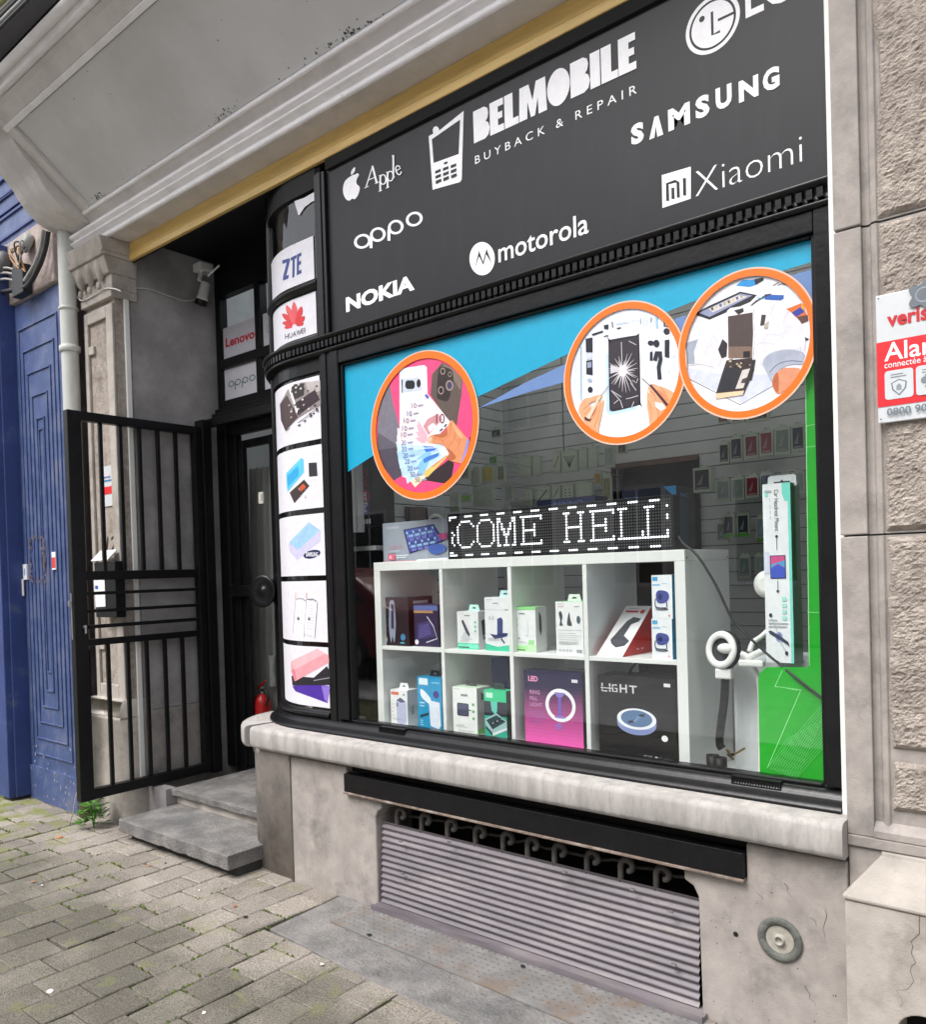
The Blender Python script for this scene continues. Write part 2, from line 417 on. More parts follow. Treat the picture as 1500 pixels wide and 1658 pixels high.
# bluestone slab and the steel tread plate let into it
s = MB(); s.prism([(x, y, -.03) for x, y in SLAB], (0, 0, .034), STEPM)
tag(s.build('stone_slab', bevel=.004), 'worn blue-grey stone slab set in the pavement in front of the cellar shutter', 'stone slab')
TREAD = mat('galvanised tread plate', (.25,.245,.24), .6, .25, 10, .2, 120, metal=.2, stain=(.22,.165,.125), sk=(7,.5,.68))
TREADB = mat('dark tread ridges', (.11,.10,.095), .5, .3, 30, metal=.3); s = MB(); s.prism([(-2.505,-.122,.006),(-2.495,-.338,.006),(-1.9,-.36,.006),(-.98,-.40,.006),(-.98,-.122,.006)], (0, 0, .004), TREAD)  # ridges darker than the plate, so the pattern shows
for a in range(52):
    for b in range(9):
        x, y = -2.475+a*.0285, -.14-b*.0275
        if y < -.325-.045*(x+2.5)/1.5: continue
        d = .0115; q = (a+b) % 2; ux, uy = ((.92, .38), (.92, -.38))[q] if True else None
        p = [(x-ux*d, y-uy*d), (x+uy*.003, y-ux*.0036), (x+ux*d, y+uy*d), (x-uy*.003, y+ux*.003)]
        s.add([(px, py, .0101) for px, py in p]+[(x, y, .0128)], [(0,1,4),(1,2,4),(2,3,4),(3,0,4)], TREADB)
tag(s.build('tread_plate'), 'ribbed steel tread plate in the ground at the foot of the shutter', 'metal plate')

# ---------------------------------------------------------------- shopfront joinery
GX, GR = -2.99, .5
def gpath(x0, th=90, n=14, xs=None):
    p = [(x0, 0, 0, -1)] if xs is None else [(x, 0, 0, -1) for x in xs]
    for i in range(n+1):
        a = R_(th*i/n); p.append((GX-GR*math.sin(a), GR-GR*math.cos(a), -math.sin(a), -math.cos(a)))
    return p
def half_round(o0, o1, z0, z1, n=6):
    return [(o0+(o1-o0)*math.sin(math.pi*i/n), z0+(z1-z0)*i/n) for i in range(n+1)]
shop = thing('shopfront', (-1.7, 0, .67), 'black painted timber shopfront with one big pane and a rounded corner window', 'shopfront')
s = MB()   # rails and stiles
s.box(-2.735,-2.68,-.035,.03,.753,2.40,BLK); s.box(-.673,-.622,-.035,.03,.753,2.40,BLK); s.box(-2.679,-.674,-.033,.028,2.337,2.398,BLK)
s.box(-2.68,-2.668,-.02,.02,.753,2.337,BLKM); s.box(-.685,-.673,-.02,.02,.753,2.337,BLKM); s.box(-2.667,-.686,-.02,.02,2.325,2.336,BLKM)
s.box(-2.668,-.686,-.022,.02,.746,.757,BLK)
s.box(-2.735,-.622,-.028,.03,2.472,2.482,BLK)
s.build('frame', shop, bevel=.004)
s = MB(); s.box(-2.806,-2.737,-.03,.03,.70,3.204,BLK); s.box(-2.785,-2.758,-.036,-.0305,.70,3.204,BLK); s.build('corner_post', shop, bevel=.005)
# bottom rail: big torus running round the corner
s = MB(); s.sweep([(0,.664),(.055,.664)]+half_round(.055,.085,.668,.722)[1:]+[(.05,.728),(.045,.742),(.02,.746),(0,.746)], gpath(-.622), BLK, True); br = s.build('bottom_rail', shop)
s = MB(); s.sweep([(.0,.746),(.03,.748),(.036,.764),(.024,.776),(.0,.78)], gpath(-2.815), BLK, True); s.build('curved_rail', shop)
for u0, u1, vv in ((612, 652, 1190), (1183, 1263, 1275)):
    x0, x1 = at(u0, vv, -.06).x, at(u1, vv, -.06).x
    s = MB(); z0, z1 = .727, .752; yy = -.0525
    s.box(x0, x1, yy, -.03, z0, z0+.003, BLKM); s.box(x0, x1, yy, -.03, z1-.003, z1, BLKM); s.box(x0, x0+.003, yy, -.03, z0+.0031, z1-.0031, BLKM); s.box(x1-.003, x1, yy, -.03, z0+.0031, z1-.0031, BLKM)
    s.box(x0+.0031, x1-.0031, -.048, -.044, z0+.0031, z1-.0031, DARK)
    n = max(6, int((x1-x0)/.008))
    for k in range(1, n): s.box(x0+(x1-x0)*k/n-.001, x0+(x1-x0)*k/n+.001, -.0515, -.0485, z0+.0032, z1-.0032, IRON)
    s.build('air_vent', br)
# dentil moulding, right round the corner
s = MB(); s.sweep([(0,2.398),(.042,2.399),(.05,2.410),(.036,2.416),(.036,2.452),(.055,2.458),(.062,2.468),(.05,2.472),(0,2.472)], gpath(-.622), BLK, True)
x = -.64
while x > GX:
    s.box(x-.017, x, -.052, -.037, 2.421, 2.448, BLK); x -= .0285
a = 1.5
while a < 60:
    q = R_(a); c = (GX-GR*math.sin(q), GR-GR*math.cos(q)); n = (-math.sin(q), -math.cos(q)); tt = (-n[1], n[0])
    b4 = [(c[0]+n[0]*o+tt[0]*d, c[1]+n[1]*o+tt[1]*d) for o, d in ((.037,-.008),(.052,-.008),(.052,.008),(.037,.008))]
    s.prism([(*p, 2.421) for p in b4], (0, 0, .027), BLK); a += 3.2
s.build('dentil_moulding', shop)
s = MB()   # curved rails of the corner window
s.sweep([(-.02,2.335),(.012,2.335),(.012,2.397),(-.02,2.397)], gpath(-2.815), BLK, closed=True)
s.sweep([(-.02,2.4725),(.02,2.4725),(.026,2.49),(.01,2.505),(-.02,2.505)], gpath(-2.815), BLK, True, closed=True)
s.sweep([(-.02,2.708),(.012,2.708)]+half_round(.012,.03,2.712,2.752,4)+[(.012,2.756),(-.02,2.756)], gpath(-2.815), BLK, True, closed=True)
s.sweep([(-.02,3.158),(.014,3.158),(.014,3.40),(-.02,3.40)], gpath(-2.815), BLKM, closed=True)
# end mullion of the curve, at the door
for th in (41, 90):
    q = R_(th); s.lathe([(.026,.746),(.026,3.3)], BLK, 10, (GX-GR*math.sin(q), GR-GR*math.cos(q), 0))
s.build('curved_rail', shop, bevel=0)
s = MB(); s.add([(-2.672,0,.752),(-.681,0,.752),(-.681,0,2.33),(-2.672,0,2.33)], [(0,1,2,3)], GLASS); pane = s.build('window_pane', shop)
for z0, z1 in ((.775,2.336),(2.503,2.71),(2.754,3.16)):
    s = MB(); p = gpath(-2.815, 88, 20); s.sweep([(0,z0),(0,z1)], p, GLASS, True, ends=False); s.build('curved_pane', shop)
# dark lining behind the corner glass
s = MB(); s.box(-3.33,-2.78,.30,.32,.67,3.4,BLKM); s.box(-3.0,-2.80,.05,.295,2.72,2.745,BLKM); s.build('backing_board', shop)

# stone sill and plinth
BXC, BR = -3.165, .30
def bpath(x0, th=110, n=14):
    p = [(x0, -.12, 0, -1)]
    for i in range(n+1):
        a = R_(th*i/n); p.append((BXC-BR*math.sin(a), -.12+BR-BR*math.cos(a), -math.sin(a), -math.cos(a)))
    return p
plinth = thing('stone_plinth', (-1.9, -.12, 0), 'grey stone plinth with a thick sill under the shop window', 'plinth')
s = MB(); prof = [(-.2,.590),(.03,.590),(.045,.597),(.05,.612),(.05,.672),(.046,.684),(.034,.692),(-.2,.697)]
s.sweep(prof, [(-.598,-.12,0,-1),(-1.2,-.12,0,-1),(-2.0,-.12,0,-1)]+bpath(-2.9, 12, 3)[1:], SILLM, True); s.build('sill', plinth)
s = MB(); arc = bpath(-2.9, 100, 16)[1:]
s.sweep([(o+.012, z) for o, z in prof], [p for p in arc if p[0] < -3.23], SILLM, True); s.build('sill', plinth)
s = MB(); s.prism([(-3.45,.5,.698),(-3.40,.0,.698),(-3.2,.02,.698),(-2.8,.02,.698),(-2.6,.1,.698),(-2.6,.5,.698)], (0,0,-.09), SILLM); s.build('sill_bed', plinth)
s = MB(); s.sweep([(-.2,0-.03),(0,0-.03),(0,.545),(.006,.552),(.006,.574),(.0,.589),(-.2,.589)], bpath(-3.0, 105, 14), STONE, True); s.build('corner_block', plinth)
s = MB(); y0 = -.12    # left block, notched for the lintel and the shutter opening
def block(pts, nm):
    s = MB(); s.prism([(x, -.12, z) for x, z in pts], (0, .3, 0), STONE); return s.build(nm, plinth, bevel=.006)
block([(-2.991,-.03),(-2.44,-.03),(-2.44,.385),(-2.428,.41),(-2.405,.425),(-2.405,.463),(-2.612,.463),(-2.612,.575),(-2.991,.575)], 'left_block')
rblk = block([(-1.025,-.03),(-.6,-.03),(-.6,.575),(-.878,.575),(-.878,.463),(-1.075,.463),(-1.075,.425),(-1.045,.41),(-1.03,.38)], 'right_block')
s = MB(); s.box(-2.61,-.88,-.138,-.10,.472,.549,IRON); s.box(-2.612,-.878,-.145,-.06,.4635,.4718,RUSTY); s.build('steel_lintel', plinth, bevel=.002)
s = MB(); s.box(-2.62,-.87,-.085,-.02,.55,.588,DARK); s.box(-3.0,-.6,.10,.13,.0,.588,DARK); s.build('cavity', plinth)
c = at(1264, 1520, -.12)
s = MB(); Y = (0, -1, 0)
s.lathe([(.062,0),(.064,.006),(.060,.010),(.044,.010),(.041,.004),(.041,.0031),(.020,.0035)], mat('dark vent ring', (.13,.135,.12), .7, .3, 30, .4, 90), 32, (c.x, -.12, c.z), Y)
s.lathe([(.040,.0045),(.02,.0046),(.014,.005),(.014,.016),(.010,.016),(.010,.008),(.001,.008)], mat('pale vent', (.38,.36,.31), .7, .25, 20), 24, (c.x, -.12, c.z), Y)
s.build('round_vent', rblk)
s = MB(); c = at(1192, 1512, -.12); s.lathe([(.008,.0015),(.001,.0016)], DARK, 10, (c.x, -.12, c.z), Y); s.build('drill_hole', rblk)

CRK = mat('dark crack', (.085,.075,.068), .95, .3, 40)
def cracks(T, parent, lines, wd=.0022):
    A = Art(T, base=.0006)
    for (x, y), (dx, dy), n in lines:
        p = [(x, y)]
        for k in range(n): p.append((p[-1][0]+dx*rnd.uniform(.4,1.5)+rnd.gauss(0,abs(dy)*.5), p[-1][1]+dy*rnd.uniform(.4,1.5)+rnd.gauss(0,abs(dx)*.5)))
        A.stroke(p, wd*rnd.uniform(.5,1.2), CRK, w2=.0006)
    return A.mb.build('crack', parent)
for q in (((-.66,.43),(-.006,-.012),7),((-.70,.40),(.004,-.008),4),((-.77,.48),(.003,-.009),5),((-.83,.42),(-.006,.004),4),((-.72,.20),(.002,-.01),5)): cracks(Twall(-.12), rblk, [q])
s = MB()      # small dark pits in the plinth stone
for k in range(75):
    x = rnd.choice((rnd.uniform(-2.98,-2.47), rnd.uniform(-1.0,-.62))); z = rnd.uniform(.02,.45); r = rnd.uniform(.0006,.0022)
    s.add([(x+r*math.cos(t)*rnd.uniform(.6,1.4), -.1206, z+r*math.sin(t)*rnd.uniform(.6,2.0)) for t in (0,1.26,2.5,3.77,5)], [(0,1,2,3,4)], CRK)
tag(s.build('pits', plinth), kind='stuff')

# cellar opening: corrugated sheet and scrollwork
CORR = mat('mauve corrugated sheet', (.165,.146,.162), .5, .28, 5, .05, 30, stain=(.27,.24,.235), sk=(4,.52,.72), stretch=(.5,3,3))
shut = thing('cellar_shutter', (-1.75, -.1, .02), 'mauve corrugated plastic sheet closing the cellar opening under the window', 'shutter')
s = MB(); n = 13*8; x0, x1 = -2.432, -1.04; vs = []; fs = []
for i in range(n+1):
    t = i/n; z = .03+.335*t; y = -.108+.02*t-.0052*math.cos(2*math.pi*13*t)
    for xx in (x0, x1+.0*t): vs.append((xx, y, z-.004*0))
for i in range(n): fs.append((2*i, 2*i+1, 2*i+3, 2*i+2))
s.add(vs, fs, CORR, True); s.box(x0-.01, x1+.03, -.155, -.10, .011, .026, CORR); s.box(x0-.01, x1+.03, -.16, -.154, .011, .032, CORR)
s.build('corrugated_sheet', shut)
for u, v in ((648,1362),(727,1364),(651,1414),(914,1412),(1024,1440),(1086,1476),(1091,1562)):
    p = at(u, v, -.122); s = MB(); s.box(p.x-.008, p.x+.008, -.1255, -.1155, p.z-.0035, p.z+.0035, METAL); s.build('clip', shut, bevel=.001)
gril = thing('cellar_grille', (-1.75, -.05, .34), 'old iron scrollwork in the dark gap above the corrugated shutter', 'grille')
OLDI = mat('old iron', (.075,.068,.062), .8, .4, 18, .4, 60)
for k in range(10):
    px = [655,695,737,783,828,868,912,965,1020,1078][k]; cx = at(px, 1325+k*9.5, -.06).x; s = MB()
    pts = [(cx-.026, -.075, .30), (cx-.026, -.075, .385)]
    for j in range(9):
        a = R_(180-j*33); rr = .026-.0014*j; pts.append((cx+rr*math.cos(a), -.075, .405+rr*math.sin(a)))
    s.tube(pts, .0105, OLDI, 8); s.build('scroll', gril)
s = MB(); s.box(-2.42,-1.05,-.066,-.054,.30,.312,OLDI)
pts = [( -2.4+.045*k, -.045+.01*rnd.random(), .385+.02*rnd.random()) for k in range(30)]
s.tube(pts, .006, OLDI, 6); s.build('bar', gril)

# ---------------------------------------------------------------- shop sign
sign = thing('shop_sign', (-1.68, -.01, 2.9), 'large anthracite fascia sign with white phone brand lettering above the window', 'sign')
SY = -.012
s = MB(); s.box(-2.735,-.622,SY,.02,2.483,3.6,SIGNM); s.build('board', sign)
W = ink('fdfcff', .5)
def art_part(nm, fn, y=SY, parent=sign, T=None):
    A = Art(T or Tplane(y)); fn(A); return A.mb.build(nm, parent)
def words_px(A, txt, l, r, top, bold=0, shear=0, space=1, c=W, y=SY):
    "lettering on the upright plane: l, r = bottom corners, top = top-left corner, in photo pixels"
    a, b, t = at(*l, y), at(*r, y), at(*top, y); T = A.T; A.T = Twall(y); A.text(txt, a.x, (a.z+b.z)/2, b.x, t.z+(b.z-a.z)/2, c, bold, shear, space); A.T = T
z7 = lambda p: zp(p, 520, 0, 3.125)
z8 = lambda p: zp(p, 960, 0, 2.778)
def apple_(A):
    A.poly(smooth(z7([(158,888),(172,884),(184,878),(192,886),(181,908),(180,930),(196,950),(188,985),(172,1008),(158,1006),(144,1016),(128,1010),(114,985),(111,955),(118,925),(132,906)]), 4, True), W)
    A.poly(smooth(z7([(152,884),(154,866),(170,846),(172,862),(164,878)]), 3, True), W)
art_part('emblem', apple_)
def apple_word(A):
    def st(p, w, w2=None): A.stroke(z7(p), w*1.3, W, w2=w2)
    def se(x, y, w=16): A.stroke(z7([(x-w/2, y+w*.22), (x+w/2, y-w*.22)]), 1.0, W)
    st([(228,946),(262,838)], 1.2); st([(260,842),(282,926)], 2.6); st([(240,912),(272,898)], 1.0); se(230,948,22); se(284,926,22)
    for bx, by in ((300,895),(337,878)):
        st([(bx,by-8),(bx,by+72)], 2.2); A.ring(*z7([(bx+14,by+14)])[0], 6.0, 8.6, 2.4, 1.6, W, 24); se(bx,by+72,18); se(bx-4,by-6,8)
    st([(366,786),(366,898)], 2.2); se(366,900,18); se(362,788,8)
    A.ring(*z7([(392,862)])[0], 5.2, 8.2, 2.2, 1.6, W, 22, 25, 330, -.25); st([(380,866),(403,852)], 1.0)
art_part('lettering', apple_word)
def phone(A):
    A.poly(z7([(545,690),(568,677),(565,658),(572,643),(586,640),(596,650),(598,662),(722,562),(712,908),(704,922),(565,961)]), W)
    A.poly(z7([(561,706),(704,606),(697,780),(570,826)]), SIGNM)
    A.poly(z7([(622,824),(640,817),(640,828),(622,834)]), SIGNM)
    for r in range(3):
        for c_ in range(3):
            x, y = 578+c_*39+r*1.0, 862+r*25-c_*14; A.poly(z7([(x,y+4),(x+28,y-7),(x+28,y+7),(x,y+19)]), SIGNM)
art_part('emblem', phone)
def belmobile(A):
    a, b, t = at(768, 233, SY), at(1031, 106, SY), at(768, 181, SY); h = t.z-a.z; A.T = Twall(SY)
    gl = {'B': ([(0,0),(0,1),(.46,1),(.60,.92),(.64,.76),(.60,.60),(.52,.53),(.63,.46),(.69,.28),(.63,.08),(.48,0)], .70),
          'E': ([(0,0),(0,1),(.56,1),(.56,.79),(.34,.79),(.34,.61),(.52,.61),(.52,.41),(.34,.41),(.34,.21),(.58,.21),(.58,0)], .61),
          'L': ([(0,0),(0,1),(.34,1),(.34,.22),(.56,.22),(.56,0)], .58), 'I': ([(0,0),(0,1),(.34,1),(.34,0)], .38),
          'M': ([(0,0),(.04,1),(.40,1),(.54,.48),(.68,1),(1.04,1),(1.08,0),(.76,0),(.74,.5),(.62,0),(.46,0),(.34,.5),(.32,0)], 1.10),
          'O': ([(.42+.42*math.cos(q), .5+.53*math.sin(q)) for q in [2*math.pi*i/28 for i in range(28)]], .86)}
    wt = sum(gl[c][1] for c in 'BELMOBILE')-.04; k = (b.x-a.x)/wt; x = a.x
    for c_ in 'BELMOBILE':
        pts, wd = gl[c_]; A.poly([(x+px*k, a.z+pz*h) for px, pz in pts], W)
        if c_ == 'B': A.rect(x+.16*k, a.z+.70*h, x+.34*k, a.z+.76*h, SIGNM) if False else None
        x += wd*k
art_part('lettering', belmobile)
art_part('lettering', lambda A: words_px(A, 'BUYBACK & REPAIR', (770,266), (1032,152), (770,253), space=1.6))
def lg(A):
    c = at(1154, 40, SY); r = .086; A.T = Twall(SY)
    A.ring(c.x, c.z, r, r, .012, .012, W, 56); A.ell(c.x, c.z, r-.019, r-.019, W, n=48)
    A.stroke([(c.x,c.z+.038),(c.x,c.z-.032),(c.x+.024,c.z-.032)], .008, SIGNM); A.ell(c.x-.032, c.z+.03, .009, .009, SIGNM)
    A.stroke([(c.x+.018,c.z+.004),(c.x+.07,c.z+.004)], .008, SIGNM); A.stroke([(c.x+.035,c.z+.01),(c.x+.046,c.z+.075)], .012, SIGNM) if False else None
art_part('emblem', lg)
art_part('lettering', lambda A: words_px(A, 'LG', (1208,30), (1285,-2), (1210,-34), bold=.02))
def samsung(A):
    words_px(A, 'S', z8([(175,655)])[0], z8([(232,640)])[0], z8([(175,562)])[0], bold=.055)
    A.poly(z8([(255,630),(278,527),(296,520),(318,606),(291,616),(285,566),(278,620)]), W)
    for ch, l, r, b0, b1, tp in (('M',342,440,592,558,493),('S',465,528,540,520,440),('U',556,628,502,476,400),('N',660,748,464,434,366),('G',768,843,420,396,318)):
        words_px(A, ch, z8([(l,b0)])[0], z8([(r,b1)])[0], z8([(l+3,tp)])[0], bold=.05)
art_part('lettering', samsung)
def oppo(A):
    for x, y, rx, ry in ((587,391,14,11.5),(612,380,13,11.5),(641,368,13,11.5),(671,355,14,11.5)):
        A.ring(x, y, rx, ry, 4.6, 3.6, W, 36, rot=-.42)
    A.stroke([(601,384),(601,402)], 4.6, W); A.stroke([(630,372),(630,390)], 4.6, W)
art_part('lettering', oppo)
art_part('lettering', lambda A: words_px(A, 'NOKIA', (561,506), (672,470), (562,481), bold=.045))
def moto(A):
    A.ell(781, 419, 20.5, 27, W)
    A.poly(z7([(776,1368),(800,1268),(820,1326),(838,1258),(866,1338),(836,1288),(822,1342),(800,1298)]), SIGNM)
    words_px(A, 'motorola', (808,425), (954,379), (809,392), bold=.008)
art_part('lettering', moto)
art_part('emblem', lambda A: (A.poly([(1073,337),(1072,284),(1119,270),(1119,322)], W),
    A.stroke(z8([(338,905),(336,828),(372,816),(384,822),(386,890)]), 5, SIGNM), A.stroke(z8([(362,896),(361,845)]), 5, SIGNM), A.stroke(z8([(414,880),(413,802)]), 5, SIGNM)))
art_part('lettering', lambda A: words_px(A, 'Xiaomi', (1127,318), (1300,263), (1126,278), bold=-.018))

# timber beam, shutter slot and entrance soffit
s = MB(); s.sweep([(.0,3.252),(.03,3.252),(.034,3.285),(.028,3.29),(.03,3.356),(0,3.356)], [(-.6,0,0,-1),(-4.44,0,0,-1)], GOLD)
tag(s.build('timber_beam', bevel=.003), 'yellow varnished timber beam above the sign and the entrance', 'beam')
s = MB(); s.box(-2.73,-.622,-.026,-.0135,3.205,3.251,DARK); s.box(-4.45,-2.735,-.02,.62,3.40,3.46,BLKM); s.box(-4.45,-2.735,-.012,.0,3.25,3.399,BLKM)
tag(s.build('shutter_box'), 'black roller shutter slot and soffit behind the timber beam', 'shutter box')
def strip(x0, x1, y0, y1, z0, z1, lab):
    s = MB(); s.box(x0, x1, y0, y1, z0, z1, WPLAST); o = s.build('guide_rail', bevel=.003); tag(o, lab, 'guide rail', 'white shutter guide rails'); return o
strip(-.621, -.598, -.075, -.03, .69, 3.25, 'white plastic guide strip between the shop sign and the rough stone wall')
strip(-4.462, -4.447, -.061, -.031, .22, 3.25, 'white plastic guide strip beside the carved stone pilaster')

# ---------------------------------------------------------------- oriel (bay window) seen from below
ori = thing('oriel', (-1.7, -.3, 3.36), 'underside of a weathered cream oriel above the shop, with a grey sloping panel', 'oriel')
XL, XR = -4.60, 1.3
def ex(prof, m, x0=XL, x1=XR, sm=False, name='moulding', bev=0):
    s = MB(); s.sweep([(-y, z) for y, z in prof], [(x1,0,0,-1),(x0,0,0,-1)], m, sm); return s.build(name, ori, bevel=bev)
A_ = at(145, 335, -.206); PX0 = A_.x
B_ = atx(25, 205, PX0)
dy, dz = B_.y-A_.y, B_.z-A_.z; L_ = math.hypot(dy, dz); ty, tz = dy/L_, dz/L_; ny, nz = tz, -ty   # slope direction and its outward normal
if nz > 0: ny, nz = -ny, -nz
def sl(d, h=0): return (A_.y+ty*d+ny*h, A_.z+tz*d+nz*h)
ex([(.02,3.357),(-.150,3.357),(-.150,3.40),(.02,3.40)], CREAM, name='soffit_board')
# white moulded cornice
ex([(-.10,3.359),(-.152,3.359),(-.160,3.366),(-.160,3.384),(-.142,3.386),(-.142,3.393),(-.162,3.395)]+[(-.162-.022*math.sin(math.pi*i/6), 3.396+.030*i/6) for i in range(7)]+[(-.158,3.428),(-.150,3.430),(-.150,3.436),(-.186,3.438),(-.190,3.444),(-.190,3.455),(-.180,3.462),(-.10,3.462)], WHITEP, -4.99, XR, True, 'cornice')
ex([(-.10,3.4625),(-.152,3.4625),(-.160,3.49),(-.185,3.515),sl(-.012,.012),(-.12,3.60)], CREAM, sm=False, name='cove')
ex([sl(-.018,-.01),sl(-.020,.014),sl(-.012,.022),sl(-.003,.018),sl(.0,.004),sl(.0,-.03)], WHITEP, sm=True)  # bead white beside the cream cove, its highlight put into the colour
s = MB(); a0, a1 = sl(.002,-.010), sl(L_-.002,-.010); b0, b1 = sl(.002,-.03), sl(L_-.002,-.03)
s.sweep([(-y,z) for y,z in (a0,a1,b1,b0)], [(XR,0,0,-1),(PX0+.003,0,0,-1)], PANELP, closed=True); s.build('soffit_panel', ori)
ex([sl(L_,-.03),sl(L_,.004),sl(L_+.003,.016),sl(L_+.028,.02),sl(L_+.032,.006),sl(L_+.032,-.03)], WHITEP, name='moulding', bev=.002)  # white here too, for the bead's bright highlight line
ex([sl(L_+.033,-.02),sl(L_+.033,.0),sl(L_+.10,-.004),sl(L_+.125,.004),sl(L_+.125,-.05)], CREAM, name='fascia')
o0 = sl(L_+.126,0)
ex([sl(L_+.126,-.04)]+[(o0[0]+ty*.05*i/6+ny*.03*math.sin(math.pi*i/6), o0[1]+tz*.05*i/6+nz*.03*math.sin(math.pi*i/6)) for i in range(7)]+[sl(L_+.18,.03),sl(L_+.22,.03),sl(L_+.22,-.05)], WHITEP, XL-.05, XR, True, 'cornice')
e0 = sl(L_+.22,.0)
s = MB(); s.box(XL-.04, XR, e0[0]-.0, -.12, e0[1]+.02, 6.5, mat('dark bay front', (.006,.005,.006), .85, .2, 6, spec=.1)); s.build('bay_front', ori)
# left frame of the panel and the curved bracket
s = MB()
q = [sl(-.02,.014), sl(L_+.03,.016), sl(L_+.03,-.05), sl(-.02,-.05)]
s.prism([(PX0, y, z) for y, z in q], (-.045,0,0), CREAM); s.build('moulding', ori, bevel=.004)
s = MB(); q = [sl(-.05,.002), sl(L_+.12,.002), sl(L_+.12,-.12), (-.02, 3.80), (-.02,3.463), (-.152,3.463)]
s.prism([(PX0-.046, y, z) for y, z in q], (-.05,0,0), CREAM); s.build('fascia', ori, bevel=.004)
s = MB(); xb = -4.93
cur = [atx(u, v, xb) for u, v in ((107,388),(81,375),(60,361),(36,334),(18,305),(0,283),(-18,255))]
q = [(-.02, 3.463), (-.150, 3.463)]+smooth([(p.y, p.z) for p in cur if p.y < -.12], 4)
q += [(q[-1][0], q[-1][1]+.5), (-.02, q[-1][1]+.5)]
xa = PX0-.0965
vs = [(xb, y, z) for y, z in q]+[(xa, y+(-.0 if i < 2 or i >= len(q)-2 else .0), z) for i, (y, z) in enumerate(q)]
n = len(q); s.add(vs, [tuple(range(n)), tuple(range(2*n-1, n-1, -1))]+[(i, (i+1) % n, (i+1) % n+n, i+n) for i in range(n)], CREAM)
for k in range(3):      # flutes of the bracket
    x = xb+.07+.085*k; s.tube([(x, y+.004, z+.004) for y, z in q[1:-2]], .008, CREAM, 8)
s.build('bracket', ori); s = MB(); s.box(-4.93,XL-.001,-.95,-.55,3.93,4.8,CREAM); s.build('fascia', ori)
# moss and peeled spots along the soffit joint
MOSS = mat('dark moss', (.03,.045,.02), .95, .4, 60); s = MB()
def blob(x, d, r):
    y, z = sl(d, -.0085); n = 6
    s.add([(x+r*rnd.uniform(.5,1.2)*math.cos(t), y+ty*r*rnd.uniform(.6,1.6)*math.sin(t), z+tz*r*rnd.uniform(.6,1.6)*math.sin(t)) for t in [2*math.pi*i/n for i in range(n)]], [tuple(range(n))], MOSS)
for cx, nn, sp in ((-4.42,16,.05),(-4.36,8,.04),(-3.2,26,.12),(-2.35,40,.18),(-2.6,10,.3),(-3.9,8,.5)):
    for k in range(nn): blob(cx+rnd.gauss(0, sp*.5), abs(rnd.gauss(.0, .014))+.002, rnd.uniform(.0015,.0055))
for k in range(26): blob(rnd.uniform(-4.5,-1.6), rnd.uniform(.01,L_*.95), rnd.uniform(.001,.0035))
tag(s.build('moss', ori), kind='stuff')
# cables slung in front of the bay
CAB = mat('yellow green cable sheath', (.24,.24,.09), .6, .3, 8); CABG = mat('grey cable', (.30,.30,.29), .6, .2, 8); CABK = mat('black cable', (.015,.015,.016), .5, .2, 10)
s = MB()
for k, (m, r) in enumerate(((CABG,.012),(CAB,.024),(CABG,.008),(CABK,.009),(CABG,.009),(CABK,.008))):
    p0, p1 = at(-40, 42+k*9, e0[0]-.10), at(42+k*9, -40, e0[0]-.10)
    s.tube([p0, (p0+p1)/2+Vector((0,-.01,-.012)), p1], r, m, 10)
tag(s.build('cable_bundle'), 'bundle of yellow-green and grey cables high on the dark bay front', 'cables')

# ---------------------------------------------------------------- pilaster, pipe, reveal
pil = thing('pilaster', (-4.63, -.1, 0), 'tall carved stone pilaster with a sunken panel, left of the entrance', 'pilaster')
P0, P1 = -4.80, -4.463
s = MB(); s.box(P0,P1,-.112,.02,.70,3.05,RUST); s.box(P0,P0+.04,-.13,-.1125,.71,3.0,STONE2); s.box(P1-.075,P1,-.13,-.1125,.71,3.0,STONE2)
s.box(P0+.041,P1-.076,-.13,-.1125,2.93,3.0,STONE2); s.box(P0+.041,P1-.076,-.13,-.1125,.71,.80,STONE2)
s.box(P0+.041,P0+.105,-.13,-.1125,2.75,2.8,STONE2); s.box(P0+.041,P0+.10,-.128,-.1125,1.0,1.04,STONE2)
s.box(P0+.0,P1,-.1,.02,.70,.71,STONE); s.build('shaft', pil, bevel=.005)
s = MB()
s.sweep([(0,0-.03),(0,.60),(-.004,.612),(0,.62)]+[(-.035+.035*math.cos(R_(k*18)), .62+.10*math.sin(R_(k*18))) for k in range(6)]+[(-.06,.72)], [(P0-.05,.03,-1,0),(P0-.05,-.17,-.7,-.7),(P1+.003,-.17,.0,-1),(P1+.003,-.02,.0,-1)], STONE2, True)
s.box(P0-.045,P1+.002,-.165,.02,-.03,.60,STONE2); s.box(P0-.03,P1-.002,-.135,.02,.60,.715,STONE2); s.build('base', pil, bevel=.004)
s = MB()
def frus(x0,x1,y0,z0,X0,X1,Y0,z1):
    v=[(x0,y0,z0),(x1,y0,z0),(x1,.02,z0),(x0,.02,z0),(X0,Y0,z1),(X1,Y0,z1),(X1,.02,z1),(X0,.02,z1)]
    s.add(v,[(0,3,2,1),(4,5,6,7),(0,1,5,4),(1,2,6,5),(2,3,7,6),(3,0,4,7)],STONE2)
frus(P0-.01,P1+.02,-.14,3.03,P0-.01,P1+.02,-.14,3.075); frus(P0,P1+.019,-.132,3.0755,P0-.005,P1+.019,-.135,3.16)
frus(P0-.02,P1+.02,-.15,3.1605,P0-.05,P1+.035,-.185,3.25); frus(P0-.055,P1+.037,-.195,3.2505,P0-.065,P1+.04,-.205,3.275); frus(P0-.05,P1+.037,-.19,3.2755,P0-.07,P1+.04,-.21,3.355)
